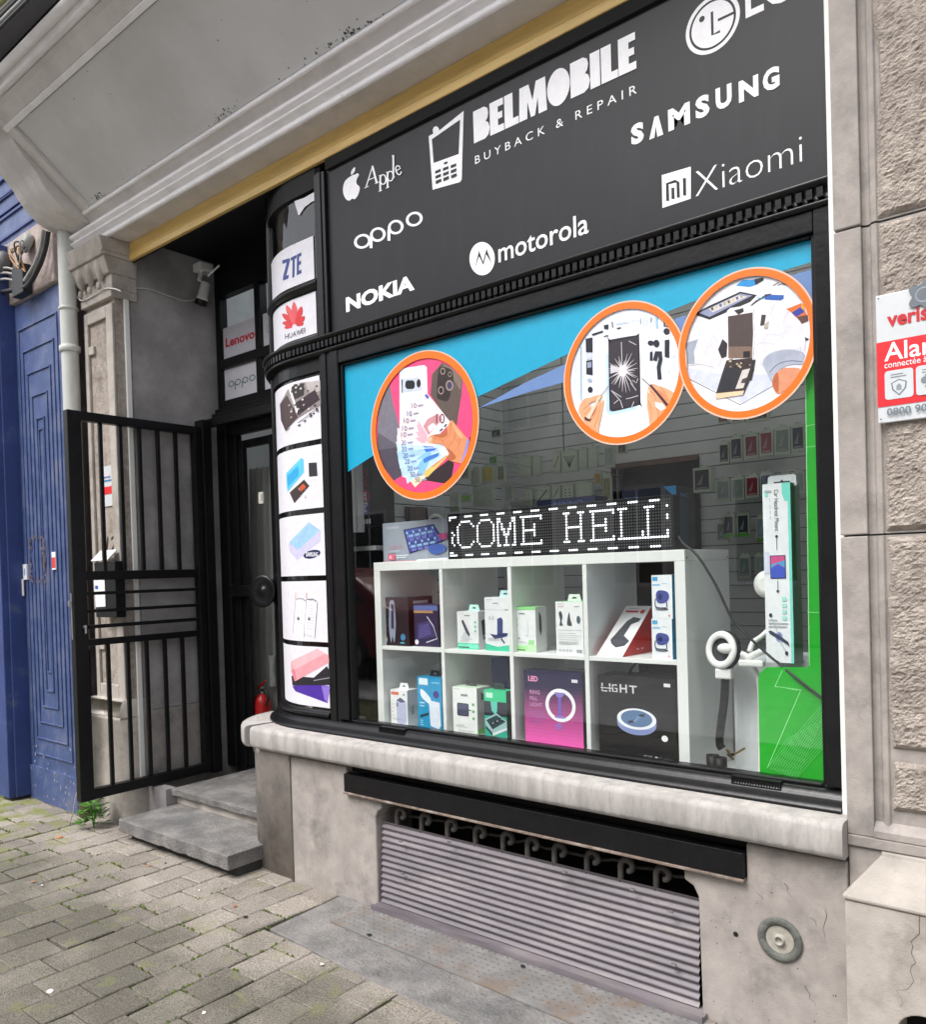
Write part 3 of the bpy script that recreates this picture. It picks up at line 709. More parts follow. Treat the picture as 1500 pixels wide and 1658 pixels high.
for k in range(3):
    x = P0+.05+.11*k; s.lathe([(.001,-.07),(.016,-.05),(.03,0),(.034,.03),(.028,.06)], STONE2, 10, (x,-.155,3.19)); s.ball((x,-.165,3.10), .016, STONE2, 1, 1, 1.4, 8, 6)
s.build('capital', pil, bevel=.006)
A = Art(Twall(-.114)); p = at(179, 882, -.114); A.text('12', p.x-.06, p.z-.05, p.x+.06, p.z+.05, '2b2725', .0, .25); A.mb.build('house_number', pil)
# little alarm plate on the pilaster
al = thing('small_alarm_plate', (-4.62,-.116,1.9), 'small red and grey alarm plate on the carved pilaster behind the gate bars', 'sign')
p0, p1 = at(168,756,-.116), at(186,818,-.116); s = MB(); s.box(p0.x-.02,p1.x,-.1185,-.113,p1.z,p0.z,ink('c9ccd0')); s.build('plate', al)
A = Art(Twall(-.119)); A.rect(p0.x-.019, p1.z+.07, p1.x-.001, p0.z-.12, 'd8232a'); A.ell((p0.x+p1.x)/2-.01, p1.z+.17, .02, .03, 'e9c9c6'); A.bars(p0.x, p1.x-.01, [p0.z-.09, p0.z-.07], .01, '3a7fb0'); A.mb.build('print', al)
# letter box with two stickers
lb = thing('letter_box', (-4.78,-.2,1.4), 'black letter box with two white stickers and an open flap, behind the gate', 'letter box')
q0, q1 = at(152, 905, -.19), at(189, 1000, -.19); s = MB(); s.box(q0.x,q1.x,-.19,-.132,q1.z,q0.z-.02,IRON); lbb = s.build('body', lb, bevel=.004)
s = MB(); s.prism([(q0.x-.01,-.20,q0.z-.015),(q1.x-.06,-.20,q0.z-.015),(q1.x-.06,-.14,q0.z+.045),(q0.x-.01,-.14,q0.z+.045)], (0,-.004,.004), WPLAST); s.build('flap', lbb)
A = Art(Tplane(-.191)); A.poly([(152,938),(169,936),(170,957),(153,958)], 'e8e8ea'); A.poly([(154,948),(159,948),(159,954),(154,954)], '3554a8'); A.poly([(154,963),(170,961),(171,982),(155,983)], 'e4e4e6'); A.mb.build('sticker', lbb)
pipe = thing('drain_pipe', (-4.885,-.19,1.9), 'pale grey zinc drain pipe between the blue shopfront and the pilaster', 'drain pipe')
s = MB(); s.lathe([(.049,1.0),(.049,3.75)], ZINC, 20, (-4.868,-.185,0)); s.build('pipe', pipe)
s = MB(); s.lathe([(.053,2.78),(.060,2.785),(.060,2.815),(.053,2.82)], ZINC, 20, (-4.868,-.185,0)); s.build('collar', pipe); s = MB(); s.lathe([(.053,3.03),(.056,3.033),(.056,3.045),(.053,3.048)], ZINC, 20, (-4.868,-.185,0)); s.build('collar', pipe)
s = MB(); s.lathe([(.045,0),(.045,1.02)], mat('rusty cast iron', (.10,.06,.045), .8, .4, 14, .3, 60), 16, (-4.868,-.185,0)); s.build('cast_iron_foot', pipe)
s = MB(); s.box(-4.95,-4.80,-.10,.05,0,3.6,mat('dark brick joint',(.12,.09,.085),.9,.3,9)); tag(s.build('wall'), 'narrow dark brick strip behind the drain pipe', 'wall')  # strip in one plain dark brick colour
# grey rendered reveal of the entrance
rv = thing('entrance_wall', (-4.5,.3,0), 'grey rendered side wall of the recessed entrance, behind the gate', 'wall')
s = MB(); s.box(-4.80,-4.461,-.0155,.62,.642,3.41,REVEAL); s.build('upper_slab', rv); s = MB(); s.box(-4.80,-4.458,-.0155,.62,0,.639,STONE); s.build('lower_slab', rv)

# ---------------------------------------------------------------- steps
def slab(nm, x0, x1, y0, y1, z0, z1, lab, chips):
    s = MB(); n = 90; top = []; bot = []
    r = random.Random(len(lab))
    for i in range(n+1):
        x = x0+(x1-x0)*i/n; j = max(0, noise.noise((x*9, z1*40, 1))*.010+noise.noise((x*31, z1*40, 2))*.006)*(1+2*chips)
        top.append((x, y0+j, z1)); bot.append((x, y0+.003+j*.7+max(0,noise.noise((x*14,5,z1)))*.01, z0))
    pts = top+[(x1, y1, z1), (x0, y1, z1)]
    pb = bot+[(x1, y1, z0), (x0, y1, z0)]; N = len(pts)
    s.add(pts+pb, [tuple(range(N)), tuple(range(2*N-1, N-1, -1))]+[(i, i+N, (i+1) % N+N, (i+1) % N) for i in range(N)], STEPM)
    return tag(s.build(nm, bevel=.004), lab, 'step')
slab('stone_step', -4.245,-3.235,-.31,.08,.045,.115,'lower worn stone step overhanging the pavement at the entrance',.2)
s = MB(); s.box(-4.22,-3.25,-.25,.06,-.03,.0445,DARK if False else mat('dark riser stone',(.05,.048,.045),.9,.3,10)); s.box(-4.26,-3.3,.05,.09,.116,.165,STONE2); tag(s.build('step_riser'), 'stone risers under the two entrance steps', 'step')  # lower riser nearly black, upper riser pale stone
slab('stone_step', -4.26,-3.3,.015,.9,.166,.205,'upper chipped stone step in front of the shop door',.45)
s = MB(); s.box(-4.46,-4.262,-.015,.05,0,.205,REVEAL); tag(s.build('step_end_block'), 'rough stone end block beside the upper entrance step', 'stone block')

# ---------------------------------------------------------------- entrance door and transom
DY = .56
door = thing('entrance_door', (-4.1,DY,.21), 'black panelled shop door with tall glass and a big round knob', 'door')
s = MB(); s.box(-4.457,-4.36,DY-.03,DY+.05,.21,2.385,BLKM); s.box(-4.359,-4.30,DY,DY+.05,.21,2.30,BLK); s.box(-4.299,-4.25,DY+.015,DY+.05,.22,2.26,BLK)
s.box(-3.98,-3.92,DY+.01,DY+.05,.22,2.26,BLK); s.box(-3.919,-3.40,DY,DY+.06,.21,2.385,BLKM); s.box(-4.359,-3.92,DY,DY+.05,2.301,2.384,BLKM); s.box(-4.249,-3.981,DY+.015,DY+.05,2.212,2.26,BLK); s.box(-4.249,-3.981,DY+.01,DY+.05,.22,.384,BLK)
s.build('frame', door, bevel=.005)
s = MB(); s.add([(-4.25,DY+.03,.38),(-3.98,DY+.03,.38),(-3.98,DY+.03,2.215),(-4.25,DY+.03,2.215)], [(0,1,2,3)], GLASS); dgl = s.build('glass', door)
k = at(430, 957, DY-.10); s = MB(); s.lathe([(.13,0),(.13,.02),(.11,.03),(.07,.035),(.04,.05),(.04,.08),(.06,.085)], BLK, 28, (k.x+.075,DY-.0,k.z), (0,-1,0)); s.lathe([(.03,.0),(.04,.03),(.08,.035),(.096,.045),(.094,.054),(.064,.042),(.04,.040),(.024,.046),(.014,.054),(.001,.055)], BLK, 32, (k.x,DY-.085,k.z), (.25,-1,0)); s.build('knob', door)
k2 = at(388, 957, DY); s = MB(); s.box(k2.x-.06,-3.95,DY-.03,DY+.012,k2.z-.035,k2.z+.035,BLK); s.box(k2.x-.075,k2.x-.03,DY-.035,DY-.002,k2.z-.045,k2.z+.045,BLK); s.build('rail', door, bevel=.008)
p = at(424, 806, DY+.028); s = MB(); s.box(p.x-.022,p.x+.022,DY+.02,DY+.0285,p.z-.035,p.z+.035,ink('e6e2d8')); s.box(p.x+.008,p.x+.014,DY+.0185,DY+.0199,p.z-.02,p.z+.02,ink('222222')); s.build('sticker', dgl)
tr = thing('transom_window', (-4.1,DY,2.4), 'black four pane transom window above the entrance door', 'window')
s = MB(); s.box(-4.457,-4.41,DY-.01,DY+.05,2.473,3.40,BLKM); s.box(-4.409,-3.4,DY-.01,DY+.05,2.473,2.525,BLK); s.box(-4.409,-3.4,DY-.01,DY+.05,2.725,2.785,BLK); s.box(-4.409,-3.4,DY-.01,DY+.05,3.18,3.4,BLKM)
for z0, z1 in ((2.526,2.724),(2.786,3.179)): s.box(-4.055,-4.0,DY-.008,DY+.05,z0,z1,BLK)
s.box(-4.457,-3.4,DY-.06,DY+.05,2.387,2.44,BLK); s.box(-4.457,-3.4,DY-.035,DY+.05,2.4405,2.4725,BLK)
s.build('frame', tr, bevel=.004)
for x0, x1 in ((-4.41,-4.055),(-4.0,-3.5)):
    for z0, z1 in ((2.525,2.725),(2.785,3.18)):
        s = MB(); s.add([(x0,DY+.02,z0),(x1,DY+.02,z0),(x1,DY+.02,z1),(x0,DY+.02,z1)], [(0,1,2,3)], GLASS); s.build('pane', tr)
PAPER = 'd9d6de'
def flat_poster(nm, x0, x1, z0, z1, lab, fn, y=DY+.012):
    s = MB(); s.box(x0, x1, y, y+.002, z0, z1, ink(PAPER)); A = Art(Tface(x0, x1, z0, z1, y), s); fn(A); return tag(s.build(nm), lab, 'poster', 'brand cards in the transom panes')
flat_poster('poster', -4.408,-4.058,2.79,2.985, 'white card with red lettering in the upper transom pane', lambda A: A.text('Lenovo', .07,.36,.93,.66,'d01f33',.03))
def oppo_s(A):
    for x in (.2,.4,.62,.83): A.ring(x, .5, .085, .10, .022, .028, '2f6b57', 28)
    A.stroke([(.315,.5),(.315,.28)], .022, '2f6b57'); A.stroke([(.535,.5),(.535,.28)], .022, '2f6b57')
flat_poster('poster', -4.408,-4.058,2.528,2.722, 'white card with thin green lettering in the lower left transom pane', oppo_s)
flat_poster('poster', -3.998,-3.6,2.79,2.985, 'white card half hidden behind the curved window, upper pane', lambda A: A.ring(.14,.5,.05,.12,.012,.028,'8f8f95',28,40,330))
flat_poster('poster', -3.998,-3.6,2.528,2.722, 'plain white card half hidden behind the curved window, lower pane', lambda A: A.bars(.3,.8,[.5],.1,'b9b8bf'))
# curtain and extinguisher inside the door
CURT = mat('pale curtain', (.52,.51,.47), .8, .1, 4); s = MB(); n = 120; prof = []
for i in range(n+1): x = -4.53+.75*i/n; prof.append((x, .80+.022*math.sin(i*.62)+.006*math.sin(i*1.7)))
vs = []; fs = []
for (x, y) in prof: vs += [(x+.03, y, 2.12), (x, y-.01, .24)]
for i in range(n): fs.append((2*i, 2*i+1, 2*i+3, 2*i+2))
s.add(vs, fs, CURT, True); tag(s.build('curtain'), 'pleated off-white curtain behind the entrance door glass', 'curtain')
RED = mat('red enamel', (.50,.012,.014), .3, .1, 8); fe = thing('fire_extinguisher', (-4.10,.66,.21), 'red fire extinguisher standing behind the entrance door glass', 'fire extinguisher')
p = at(425, 1150, .66); X = p.x+.005
s = MB(); s.lathe([(.05,.21),(.055,.22),(.055,.60),(.05,.63),(.03,.655),(.018,.665)], RED, 20, (X,.66,0)); A = Art(lambda a,b,k: Vector((X-.055+.11*a, .66-math.sqrt(max(0,.0565**2-(-.055+.11*a)**2))-k, .40+.16*b)), s); A.rect(.3,.05,.75,.7,'d8d2cc'); A.bars(.34,.7,[.15,.3,.45],.05,'7a2a2a'); fcy = s.build('cylinder', fe)
s = MB(); s.tube([(X,.66,.66),(X,.66,.71)], .012, METAL, 10); s.tube([(X-.03,.65,.70),(X+.08,.63,.755)], .006, RED, 8); s.build('lever', fcy)
s = MB(); s.tube(smooth([(X+.01,.65,.69),(X+.06,.64,.69),(X+.085,.64,.65),(X+.075,.63,.60)],4), .009, CABK, 8); s.build('hose', fcy)
s = MB(); s.lathe([(.022,.70),(.024,.72),(.02,.80),(.022,.86),(.028,.90)], mat('clear bottle',(.45,.45,.46),.2,.2,20), 12, (X-.01,.75,0)); tag(s.build('bottle'), 'clear plastic bottle behind the red fire extinguisher', 'bottle')

# ---------------------------------------------------------------- security camera and cable
cm = thing('security_camera', (-4.42,.45,3.25), 'white security camera with aerial under the black entrance soffit', 'camera')
c = at(326, 440, .42); s = MB(); s.box(c.x-.048,c.x+.038,.39,.48,c.z-.0,c.z+.05,WPLAST); s.build('mount', cm, bevel=.006)
s = MB(); s.tube([(c.x,.42,c.z+.0),(c.x+.005,.40,c.z-.06)], .013, WPLAST, 10); s.build('arm', cm)
e = at(328, 482, .43); b0 = Vector((c.x+.02,.44,c.z-.065)); s = MB(); d = (e-b0).normalized(); L2 = .13
s.lathe([(.022,0),(.030,.006),(.031,.09),(.036,.095),(.036,L2),(.030,L2),(.029,L2-.01)], WPLAST, 18, b0, d); cmb = s.build('body', cm); s = MB(); s.lathe([(.0375,L2-.02),(.0375,L2+.012),(.030,L2+.013),(.028,L2+.004),(.001,L2+.004)], BLK, 16, b0, d); s.build('lens', cmb)
s = MB(); s.tube([at(337,447,.40), at(355,430,.40)], .006, WPLAST, 8); s.build('aerial', cm)
CW = mat('white cable', (.62,.62,.60), .5, .1, 10)
s = MB(); s.tube(smooth([atx(318,484,-4.452), atx(300,487,-4.452), atx(270,478,-4.452), atx(240,468,-4.452), atx(212,467,-4.452)], 5), .0045, CW, 6)
pts = [at(196,472,-.145), at(186,468,-.145), at(170,468,-.145), at(150,480,-.145), at(132,487,-.145), at(122,475,-.145), at(119,462,-.15)]
s.tube(smooth(pts, 5), .0045, CW, 6); tag(s.build('camera_cable'), 'thin white cable running from the camera round the pilaster', 'cable')

# ---------------------------------------------------------------- iron gate standing open
gate = thing('iron_gate', (-4.40,.38,.21), 'black iron bar gate standing open in front of the pilaster', 'gate')
GXp, G0, G1, GZ0, GZ1 = -4.40, -.445, .365, .215, 2.335
h = .025; s = MB()
s.box(GXp-h,GXp+h,G0,G0+.075,GZ0,GZ1,IRON); s.box(GXp-h,GXp+h,G1-.045,G1,GZ0,GZ1,IRON)
s.box(GXp-h+.001,GXp+h-.001,G0+.0755,G1-.0455,GZ1-.05,GZ1-.0005,IRON); s.box(GXp-h+.001,GXp+h-.001,G0+.0755,G1-.0455,GZ0+.0005,GZ0+.055,IRON); gfr = s.build('frame', gate, bevel=.003)
def rail(z, w): s = MB(); s.box(GXp-.016,GXp+.016,G0+.0755,G1-.0455,z-w/2,z+w/2,IRON); s.build('rail', gate, bevel=.002)
zs = [atx(240,v,GXp).z for v in (930,957,984,1008,1032)]
for z, w_ in zip(zs, (.05,.018,.018,.02,.036)): rail(z, w_)
for k in range(5):
    y = G0+.075+(G1-G0-.12)*(k+1)/6
    for z0, z1 in ((zs[0]+.0255, GZ1-.0505),(GZ0+.0555, zs[4]-.0185)):
        s = MB(); s.box(GXp-.010,GXp+.010,y-.010,y+.010,z0,z1,IRON); s.build('bar', gate, bevel=.002)
s = MB(); zl = atx(130, 990, GXp+.03).z; s.box(GXp-.006,GXp+.006,G0-.004,G0-.0005,zl-.15,zl+.1,METAL); s.box(GXp-.004,GXp+.008,G0-.02,G0-.0045,zl+.03,zl+.06,METAL); lkp = s.build('lock_plate', gfr)
s = MB(); s.tube([(GXp+.026,G0+.05,zl-.085),(GXp+.045,G0+.05,zl-.085)], .008, METAL, 10); s.tube([(GXp+.045,G0+.05,zl-.075),(GXp+.045,G0+.05,zl-.12)], .006, METAL, 8); s.build('lock_cylinder', gfr)
gf = thing('gate_frame', (-4.42,.42,.21), 'fixed black iron gate post and overhead bar at the door', 'gate frame')
s = MB(); s.box(-4.445,-4.36,.368,.43,.206,2.38,IRON); gpo = s.build('post', gf, bevel=.003)
s = MB(); s.box(-4.445,-3.45,.431,.47,2.345,2.395,IRON); s.build('top_bar', gf, bevel=.003)
for z in (2.28, 1.30, .30):
    s = MB(); s.lathe([(.012,z-.05),(.012,z+.05)], RUSTY, 10, (-4.45,.475,0)); s.build('hinge', gpo)

# ---------------------------------------------------------------- blue neighbour shopfront
blue = thing('blue_shopfront', (-5.3,-.2,0), 'neighbouring blue painted wooden shopfront with nested panel mouldings', 'shopfront')
YB = -.20; BX0, BX1 = -5.585, -4.925
s = MB(); s.box(BX0,BX1,YB,YB+.08,0,3.215,BLUE)
def frame_(x0,x1,z0,z1,y,t=.010,h=.009,m=BLUE,sides=15):
    if sides & 1: s.box(x0,x1,y-h,y-.0002,z1-t,z1,m)
    if sides & 2: s.box(x0,x1,y-h,y-.0002,z0,z0+t,m)
    if sides & 4: s.box(x0,x0+t,y-h*.9,y-.0002,z0+t+.0002,z1-t-.0002,m)
    if sides & 8: s.box(x1-t,x1,y-h*.9,y-.0002,z0+t+.0002,z1-t-.0002,m)
for k in range(5): frame_(BX0+.05+.055*k, BX1-.06-.055*k, .30+.105*k, 3.05-.15*k, YB)
frame_(BX0+.27+.025, BX1-.27-.025, .84, 2.38, YB)
s.box(BX0,BX1,YB-.012,YB-.0005,.0,.22,BLUE); bpan = s.build('panel', blue, bevel=.002)
s = MB(); s.box(-5.77,-5.60,-.34,-.10,0.02,3.6,BLUED); s.box(-5.60,-5.586,-.30,-.13,0.02,3.6,BLUED); s.build('post', blue, bevel=.005)
s = MB(); s.box(-6.0,-5.60,.12,.2,0.15,3.6,BLUED); s.box(-14,-5.99,-.05,.05,.15,3.6,BLUE); s.box(-14,-5.6,-.06,.3,-.02,.149,STEPM)
for k in range(4): s.box(-6.6,-5.9,-.08,-.0505,.30+.22*k,.45+.22*k,BLUED)
s.build('door', blue, bevel=.004)
s = MB(); z0f = 3.62
s.box(-14,-4.96,YB,YB+.1,z0f,5.2,BLUE); s.box(-14,-4.96,YB+.11,4,5.21,9,STONE2)
for k in range(7): s.box(-14,-4.98,YB-.012,YB-.0003,z0f+.06+.13*k,z0f+.075+.13*k,BLUED)
for k in range(3): frame_(-6.6+.1*k,-5.15-.1*k,z0f+.22+.11*k,5.0-.11*k,YB-.0005,.014,.016,BLUED)
s.build('fascia', blue)
lint = thing('stone_lintel', (-5.5,-.2,3.4), 'pinkish peeling stone band above the blue panel', 'lintel')
s = MB(); s.box(-14,-4.952,YB-.03,YB+.1,3.217,3.619,mat('peeling pink stone', (.44,.36,.34), .9, .25, 6, .4, 60, stain=(.16,.15,.10), sk=(4,.5,.66))); s.build('band', lint, bevel=.01)
bs = thing('door_lock', (-5.5,-.22,1.45), 'white lock plate on the blue wooden panel', 'lock')
p = at(39,951,YB-.001); s = MB(); s.box(p.x-.03,p.x+.03,YB-.02,YB-.0125,p.z-.055,p.z+.055,WPLAST); s.box(p.x-.008,p.x+.008,YB-.023,YB-.0205,p.z-.02,p.z,IRON); s.build('plate', bs, bevel=.004)
def stick(u,v,w_,h_,fn,lab):
    p = at(u,v,YB-.0125); s = MB(); s.box(p.x-w_,p.x+w_,YB-.0128,YB-.0003,p.z-h_,p.z+h_,ink('dfe2e6')); A = Art(Tface(p.x-w_,p.x+w_,p.z-h_,p.z+h_,YB-.0128), s); fn(A); tag(s.build('sticker'), lab, 'sticker')
stick(40,926,.028,.05,lambda A:A.ell(.5,.5,.22,.25,'8fa4c0'),'small white oval sticker above the lock on the blue panel')
stick(87,908,.026,.055,lambda A:A.rect(0.05,.1,.95,.7,'d63a3a'),'small red and white sticker on the blue panel')
CHIP = mat('bare paint chip', (.42,.42,.44), .8, .3, 20); WORN = mat('worn brown scuff', (.17,.12,.12), .8, .3, 20); s = MB(); c = at(63,905,YB)
for k in range(150):
    q = rnd.random()*6.28; sx_, sz_ = .10, .13; e_ = rnd.choice((0,0,1))
    if e_: x, z = c.x+sx_*rnd.uniform(-1,1), c.z+rnd.choice((sz_,-sz_))+rnd.gauss(0,.012)
    else: x, z = c.x+rnd.choice((-sx_,sx_))+rnd.gauss(0,.012), c.z+sz_*rnd.uniform(-1,1)
    r = rnd.uniform(.003,.012); s.add([(x+r*math.cos(t)*rnd.uniform(.5,1), YB-.0103, z+r*math.sin(t)*rnd.uniform(.5,1.3)) for t in (0,1.05,2.1,3.14,4.2,5.2)], [(0,1,2,3,4,5)], WORN)
for k in range(60):
    x, z = rnd.uniform(BX0+.02,BX1-.02), abs(rnd.gauss(0,.16))+.02; r = rnd.uniform(.002,.008); yy = YB-.0122 if z < .22 else YB-.0102
    s.add([(x+r*math.cos(t)*rnd.uniform(.4,1), yy, z+r*1.5*math.sin(t)*rnd.uniform(.4,1.2)) for t in (0,1.05,2.1,3.14,4.2,5.2)], [(0,1,2,3,4,5)], CHIP if k % 3 else WORN)
tag(s.build('scuff_marks', bpan), kind='stuff')
jb = thing('junction_box', (-5.4,-.3,3.4), 'black junction box with loose wires on the pink stone band', 'junction box')
p = at(34, 452, -.27); s = MB(); s.box(p.x-.09,p.x+.07,-.29,-.232,p.z-.10,p.z+.08,CABK); s.build('box', jb, bevel=.005)
p = at(40, 400, -.27); s = MB(); s.lathe([(.02,0),(.06,.01),(.06,.05),(.03,.06)], CABG, 14, (p.x,-.232,p.z+.02), (0,-1,.3)); s.build('connector', jb)
s = MB()
for k in range(9):
    a, b = Vector((p.x+rnd.uniform(-.06,.06),-.27,p.z+rnd.uniform(-.02,.04))), at(34+rnd.uniform(-8,8), 440, -.28)
    mid = (a+b)/2+Vector((rnd.uniform(-.14,.14),-.04,rnd.uniform(-.02,.08))); s.tube(smooth([a,mid,b],6), .005, (CABG, mat('copper wire',(.5,.28,.12),.4,.2,10), CABK)[k % 3], 6)
s.build('wires', jb)
s = MB(); s.tube(smooth([at(78,375,-.27),at(74,400,-.27),at(64,430,-.28),at(45,462,-.28),at(20,470,-.27),at(-20,478,-.27)],5), .015, CABK, 10); s.tube(smooth([at(70,372,-.27),at(66,400,-.27),at(56,428,-.28),at(40,455,-.28)],5), .012, CABG, 8)
for v_ in (412,420,430): s.tube(smooth([at(-20,v_+30,-.26),at(6,v_+22,-.28),at(24,v_+25,-.28)],4), .008, CABG, 6)
p = at(5,425,-.27); s.ball(p, .06, mat('grey insulator',(.10,.10,.10),.6,.3,9), 1,.8,1.2)
tag(s.build('cable_bundle'), 'thick black cables looping down beside the junction box', 'cables')

# ---------------------------------------------------------------- right stone pier
pier = thing('stone_pier', (-.3,-.1,0), 'rough beige stone pier right of the shop window', 'pier')
s = MB()
for z0, z1 in ((.655,1.463),(1.468,2.283),(2.289,3.1),(3.105,4.6)):
    s.box(-.598,-.530,-.118,.05,z0,z1,STONE)
    s.sweep([(0,z0),(0,z1)], [(-.530,.05,1,0),(-.530,-.105,.7,-.7),(-.522,-.098,0,-1),(-.512,-.098,0,-1),(-.508,-.108,-.5,-.8),(-.494,-.112,0,-1),(-.489,-.104,0,-1),(.6,-.104,0,-1)], STONE, ends=False)
    s.box(-.529,.6,-.097,.05,z0,z1,STONE)
s.box(-.598,.6,-.121,.05,.625,.6545,STONE); s.sweep([(0,.655),(.018,.655),(.018,.675),(.0,.70)], [(.6,-.104,0,-1),(-.53,-.104,0,-1)], STONE, closed=True); s.build('edge_band', pier, bevel=.003)
def rustic(pts_in, x0, x1, z0, z1):
    s = MB(); nx, nz = int((x1-x0)/.006), int((z1-z0)/.006); vs = []; fs = []
    for j in range(nz+1):
        for i in range(nx+1):
            x, z = x0+(x1-x0)*i/nx, z0+(z1-z0)*j/nz
            e_ = min(i, nx-i, j, nz-j); w_ = .012*noise.noise((x*9, z*9, 1))
            dpt = (noise.noise((x*75, z*110, 0))*.5+noise.noise((x*150, z*170, 3))*.3+noise.noise((x*22, z*30, 5))*.4)
            y = -.106-(0 if e_ == 0 else min(1, e_/2)*(.011+.008*dpt)); vs.append((x+(w_ if i in (0,1) else 0), y, z))
    for j in range(nz):
        for i in range(nx): a = j*(nx+1)+i; fs.append((a, a+1, a+nx+2, a+nx+1))
    s.add(vs, fs, RUST, False); s.build('rustic_face', pier)
for z0, z1 in ((.735,.865),(.90,1.458),(1.475,2.278),(2.295,3.095),(3.11,3.9)): rustic(None, -.486, -.05, z0, z1)
bb = thing('stone_plinth', (-.3,-.17,0), 'pale stone base block with a sloping cap under the rough pier', 'stone block')
s = MB(); yb = -.165
hz = at(1485, 1658, yb); hx = hz.x
pts = [(-.597,-.03),(-.597,.490),(.6,.490),(.6,-.03)]
arch = [(hx+.02+.065*math.cos(R_(a)), .175+.055*math.sin(R_(a))) for a in range(0,181,15)]
outer = [(-.597,-.03),(hx-.045,-.03)]+arch[::-1]+[(hx+.085,-.03),(.6,-.03),(.6,.490),(-.597,.490)]
s.prism([(x,yb,z) for x,z in outer], (0,.2,0), STONE2); s.box(hx-.1,hx+.15,-.05,-.04,-.03,.3,DARK); s.build('block', bb, bevel=.004)
s = MB(); v = [(-.602,yb-.006,.4915),(.6,yb-.006,.4915),(.6,.05,.4915),(-.602,.05,.4915),(-.602,yb-.006,.502),(.6,yb-.006,.502),(.6,.05,.502),(-.602,.05,.502),(-.515,-.122,.612),(.6,-.122,.612),(.6,.05,.612),(-.515,.05,.612),(-.515,-.12,.624),(.6,-.12,.624),(.6,.05,.624),(-.515,.05,.624)]
f = [(3,2,1,0),(12,13,14,15)]
for b_ in (0,4,8):
    for k in range(4): f.append((b_+k,b_+(k+1)%4,b_+(k+1)%4+4,b_+k+4))
s.add(v, f, STONE2); s.box(-.5975,-.45,-.112,.05,.47,.6245,STONE); s.build('cap', bb, bevel=.006)
for q in (((hx+.012,.49),(.001,-.018),14),((hx+.014,.60),(-.001,-.014),7),((-.55,.56),(.001,-.010),4)): cracks(Twall(yb if q[0][1] < .5 else yb+.05), bb, [q], .002) if q[0][1] < .5 else None
asn = thing('alarm_sign', (-.3,-.13,1.92), 'grey and red alarm company sign screwed to the rough stone pier', 'sign')
q0, q1 = at(1418,480,-.131), at(1424,686,-.131); X0, X1, Z0, Z1 = q0.x, q0.x+.225, q1.z, q0.z
s = MB(); s.box(X0,X1,-.131,-.122,Z0,Z1,mat('alarm sign face',(.60,.62,.64),.4,.04,8)); s.build('plate', asn, bevel=.002)
A = Art(Twall(-.1312)); H = Z1-Z0
zpx = lambda v: Z1-(v-480)/206*H
A.rect(X0,zpx(660),X1,zpx(556),'d8222c'); A.text('verisure',X0+.026,zpx(534),X0+.188,zpx(511),'c0202a',.03)
A.text('Alarme',X0+.018,zpx(588),X0+.205,zpx(559),'eef0f2',.012); A.text('connectée à la centrale',X0+.018,zpx(599),X0+.205,zpx(589),'eef0f2',.0)
for k in range(3):
    x = X0+.018+.072*k; A.rrect(x,zpx(650),x+.066,zpx(604),.008,.008,'c9ced2'); A.bars(x+.014,x+.052,[zpx(612),zpx(616)],.003,'7f868c')
    if k == 0: A.poly([(x+.015,zpx(624)),(x+.033,zpx(619)),(x+.051,zpx(624)),(x+.049,zpx(635)),(x+.033,zpx(645)),(x+.017,zpx(635))],'6d757c'); A.poly([(x+.018,zpx(625)),(x+.033,zpx(621)),(x+.048,zpx(625)),(x+.046,zpx(634)),(x+.033,zpx(643)),(x+.020,zpx(634))],'c9ced2'); A.poly([(x+.027,zpx(637)),(x+.027,zpx(630)),(x+.033,zpx(626)),(x+.039,zpx(630)),(x+.039,zpx(637))],'8a9298')
    if k == 1: A.ell(x+.02,zpx(627),.009,.009,'7c8389'); A.stroke([(x+.02,zpx(620)),(x+.045,zpx(615)),(x+.07,zpx(622))],.003,'7c8389'); A.ring(x+.04,zpx(637),.02,.008,.003,.003,'7c8389',20)
A.text('0800 900 4',X0+.022,zpx(676),X0+.150,zpx(664),'6b7680',.015)
c = (X0+.112, zpx(494)); A.poly([(c[0]+(.033+.007*math.cos(5*t))*math.cos(t), c[1]+(.033+.007*math.cos(5*t))*math.sin(t)) for t in [6.2832*i/60 for i in range(60)]],'6a7178'); A.ring(c[0],c[1],.019,.019,.002,.003,'99a0a6',32)
for x_, v_ in ((X0+.008,486),(X0+.008,680)): A.ell(x_,zpx(v_),.002,.002,'333333',n=10)
A.mb.build('print', asn)

# ---------------------------------------------------------------- stickers on the window pane
T0 = Tplane(-.0025)
def sticker(nm, lab, fn, cat='window sticker', group=None, loc=(-1.7,-.003,2.0), T=None):
    A = Art(T or T0); fn(A); me = A.mb; o = me.build(nm, loc=loc); return tag(o, lab, cat, group)
CY = '009cc2'
sticker('window_sticker', 'bright turquoise banner along the top of the shop window', lambda A: A.poly([(558,589),(700,550.5),(900,496),(1100,441.5),(1324,381),(1326,421),(1260,441),(1134,484),(1083,504),(929,569),(775,642),(690,688),(606,737),(563.5,764)], CY))
for p_, lb_ in zip(([(775,661),(850,620),(930,583),(920,617),(850,637)], [(1092,517),(1112,510),(1106,541)], [(1262,452),(1326,433),(1327,547),(1300,500)]), ('long thin slate blue wedge between the left and middle round stickers','tiny slate blue triangle between the two touching round stickers','slate blue corner piece at the upper right of the pane')):
    sticker('window_sticker', lb_, lambda A: A.poly(p_, '6583b5'), loc=at(*p_[0],-.003))
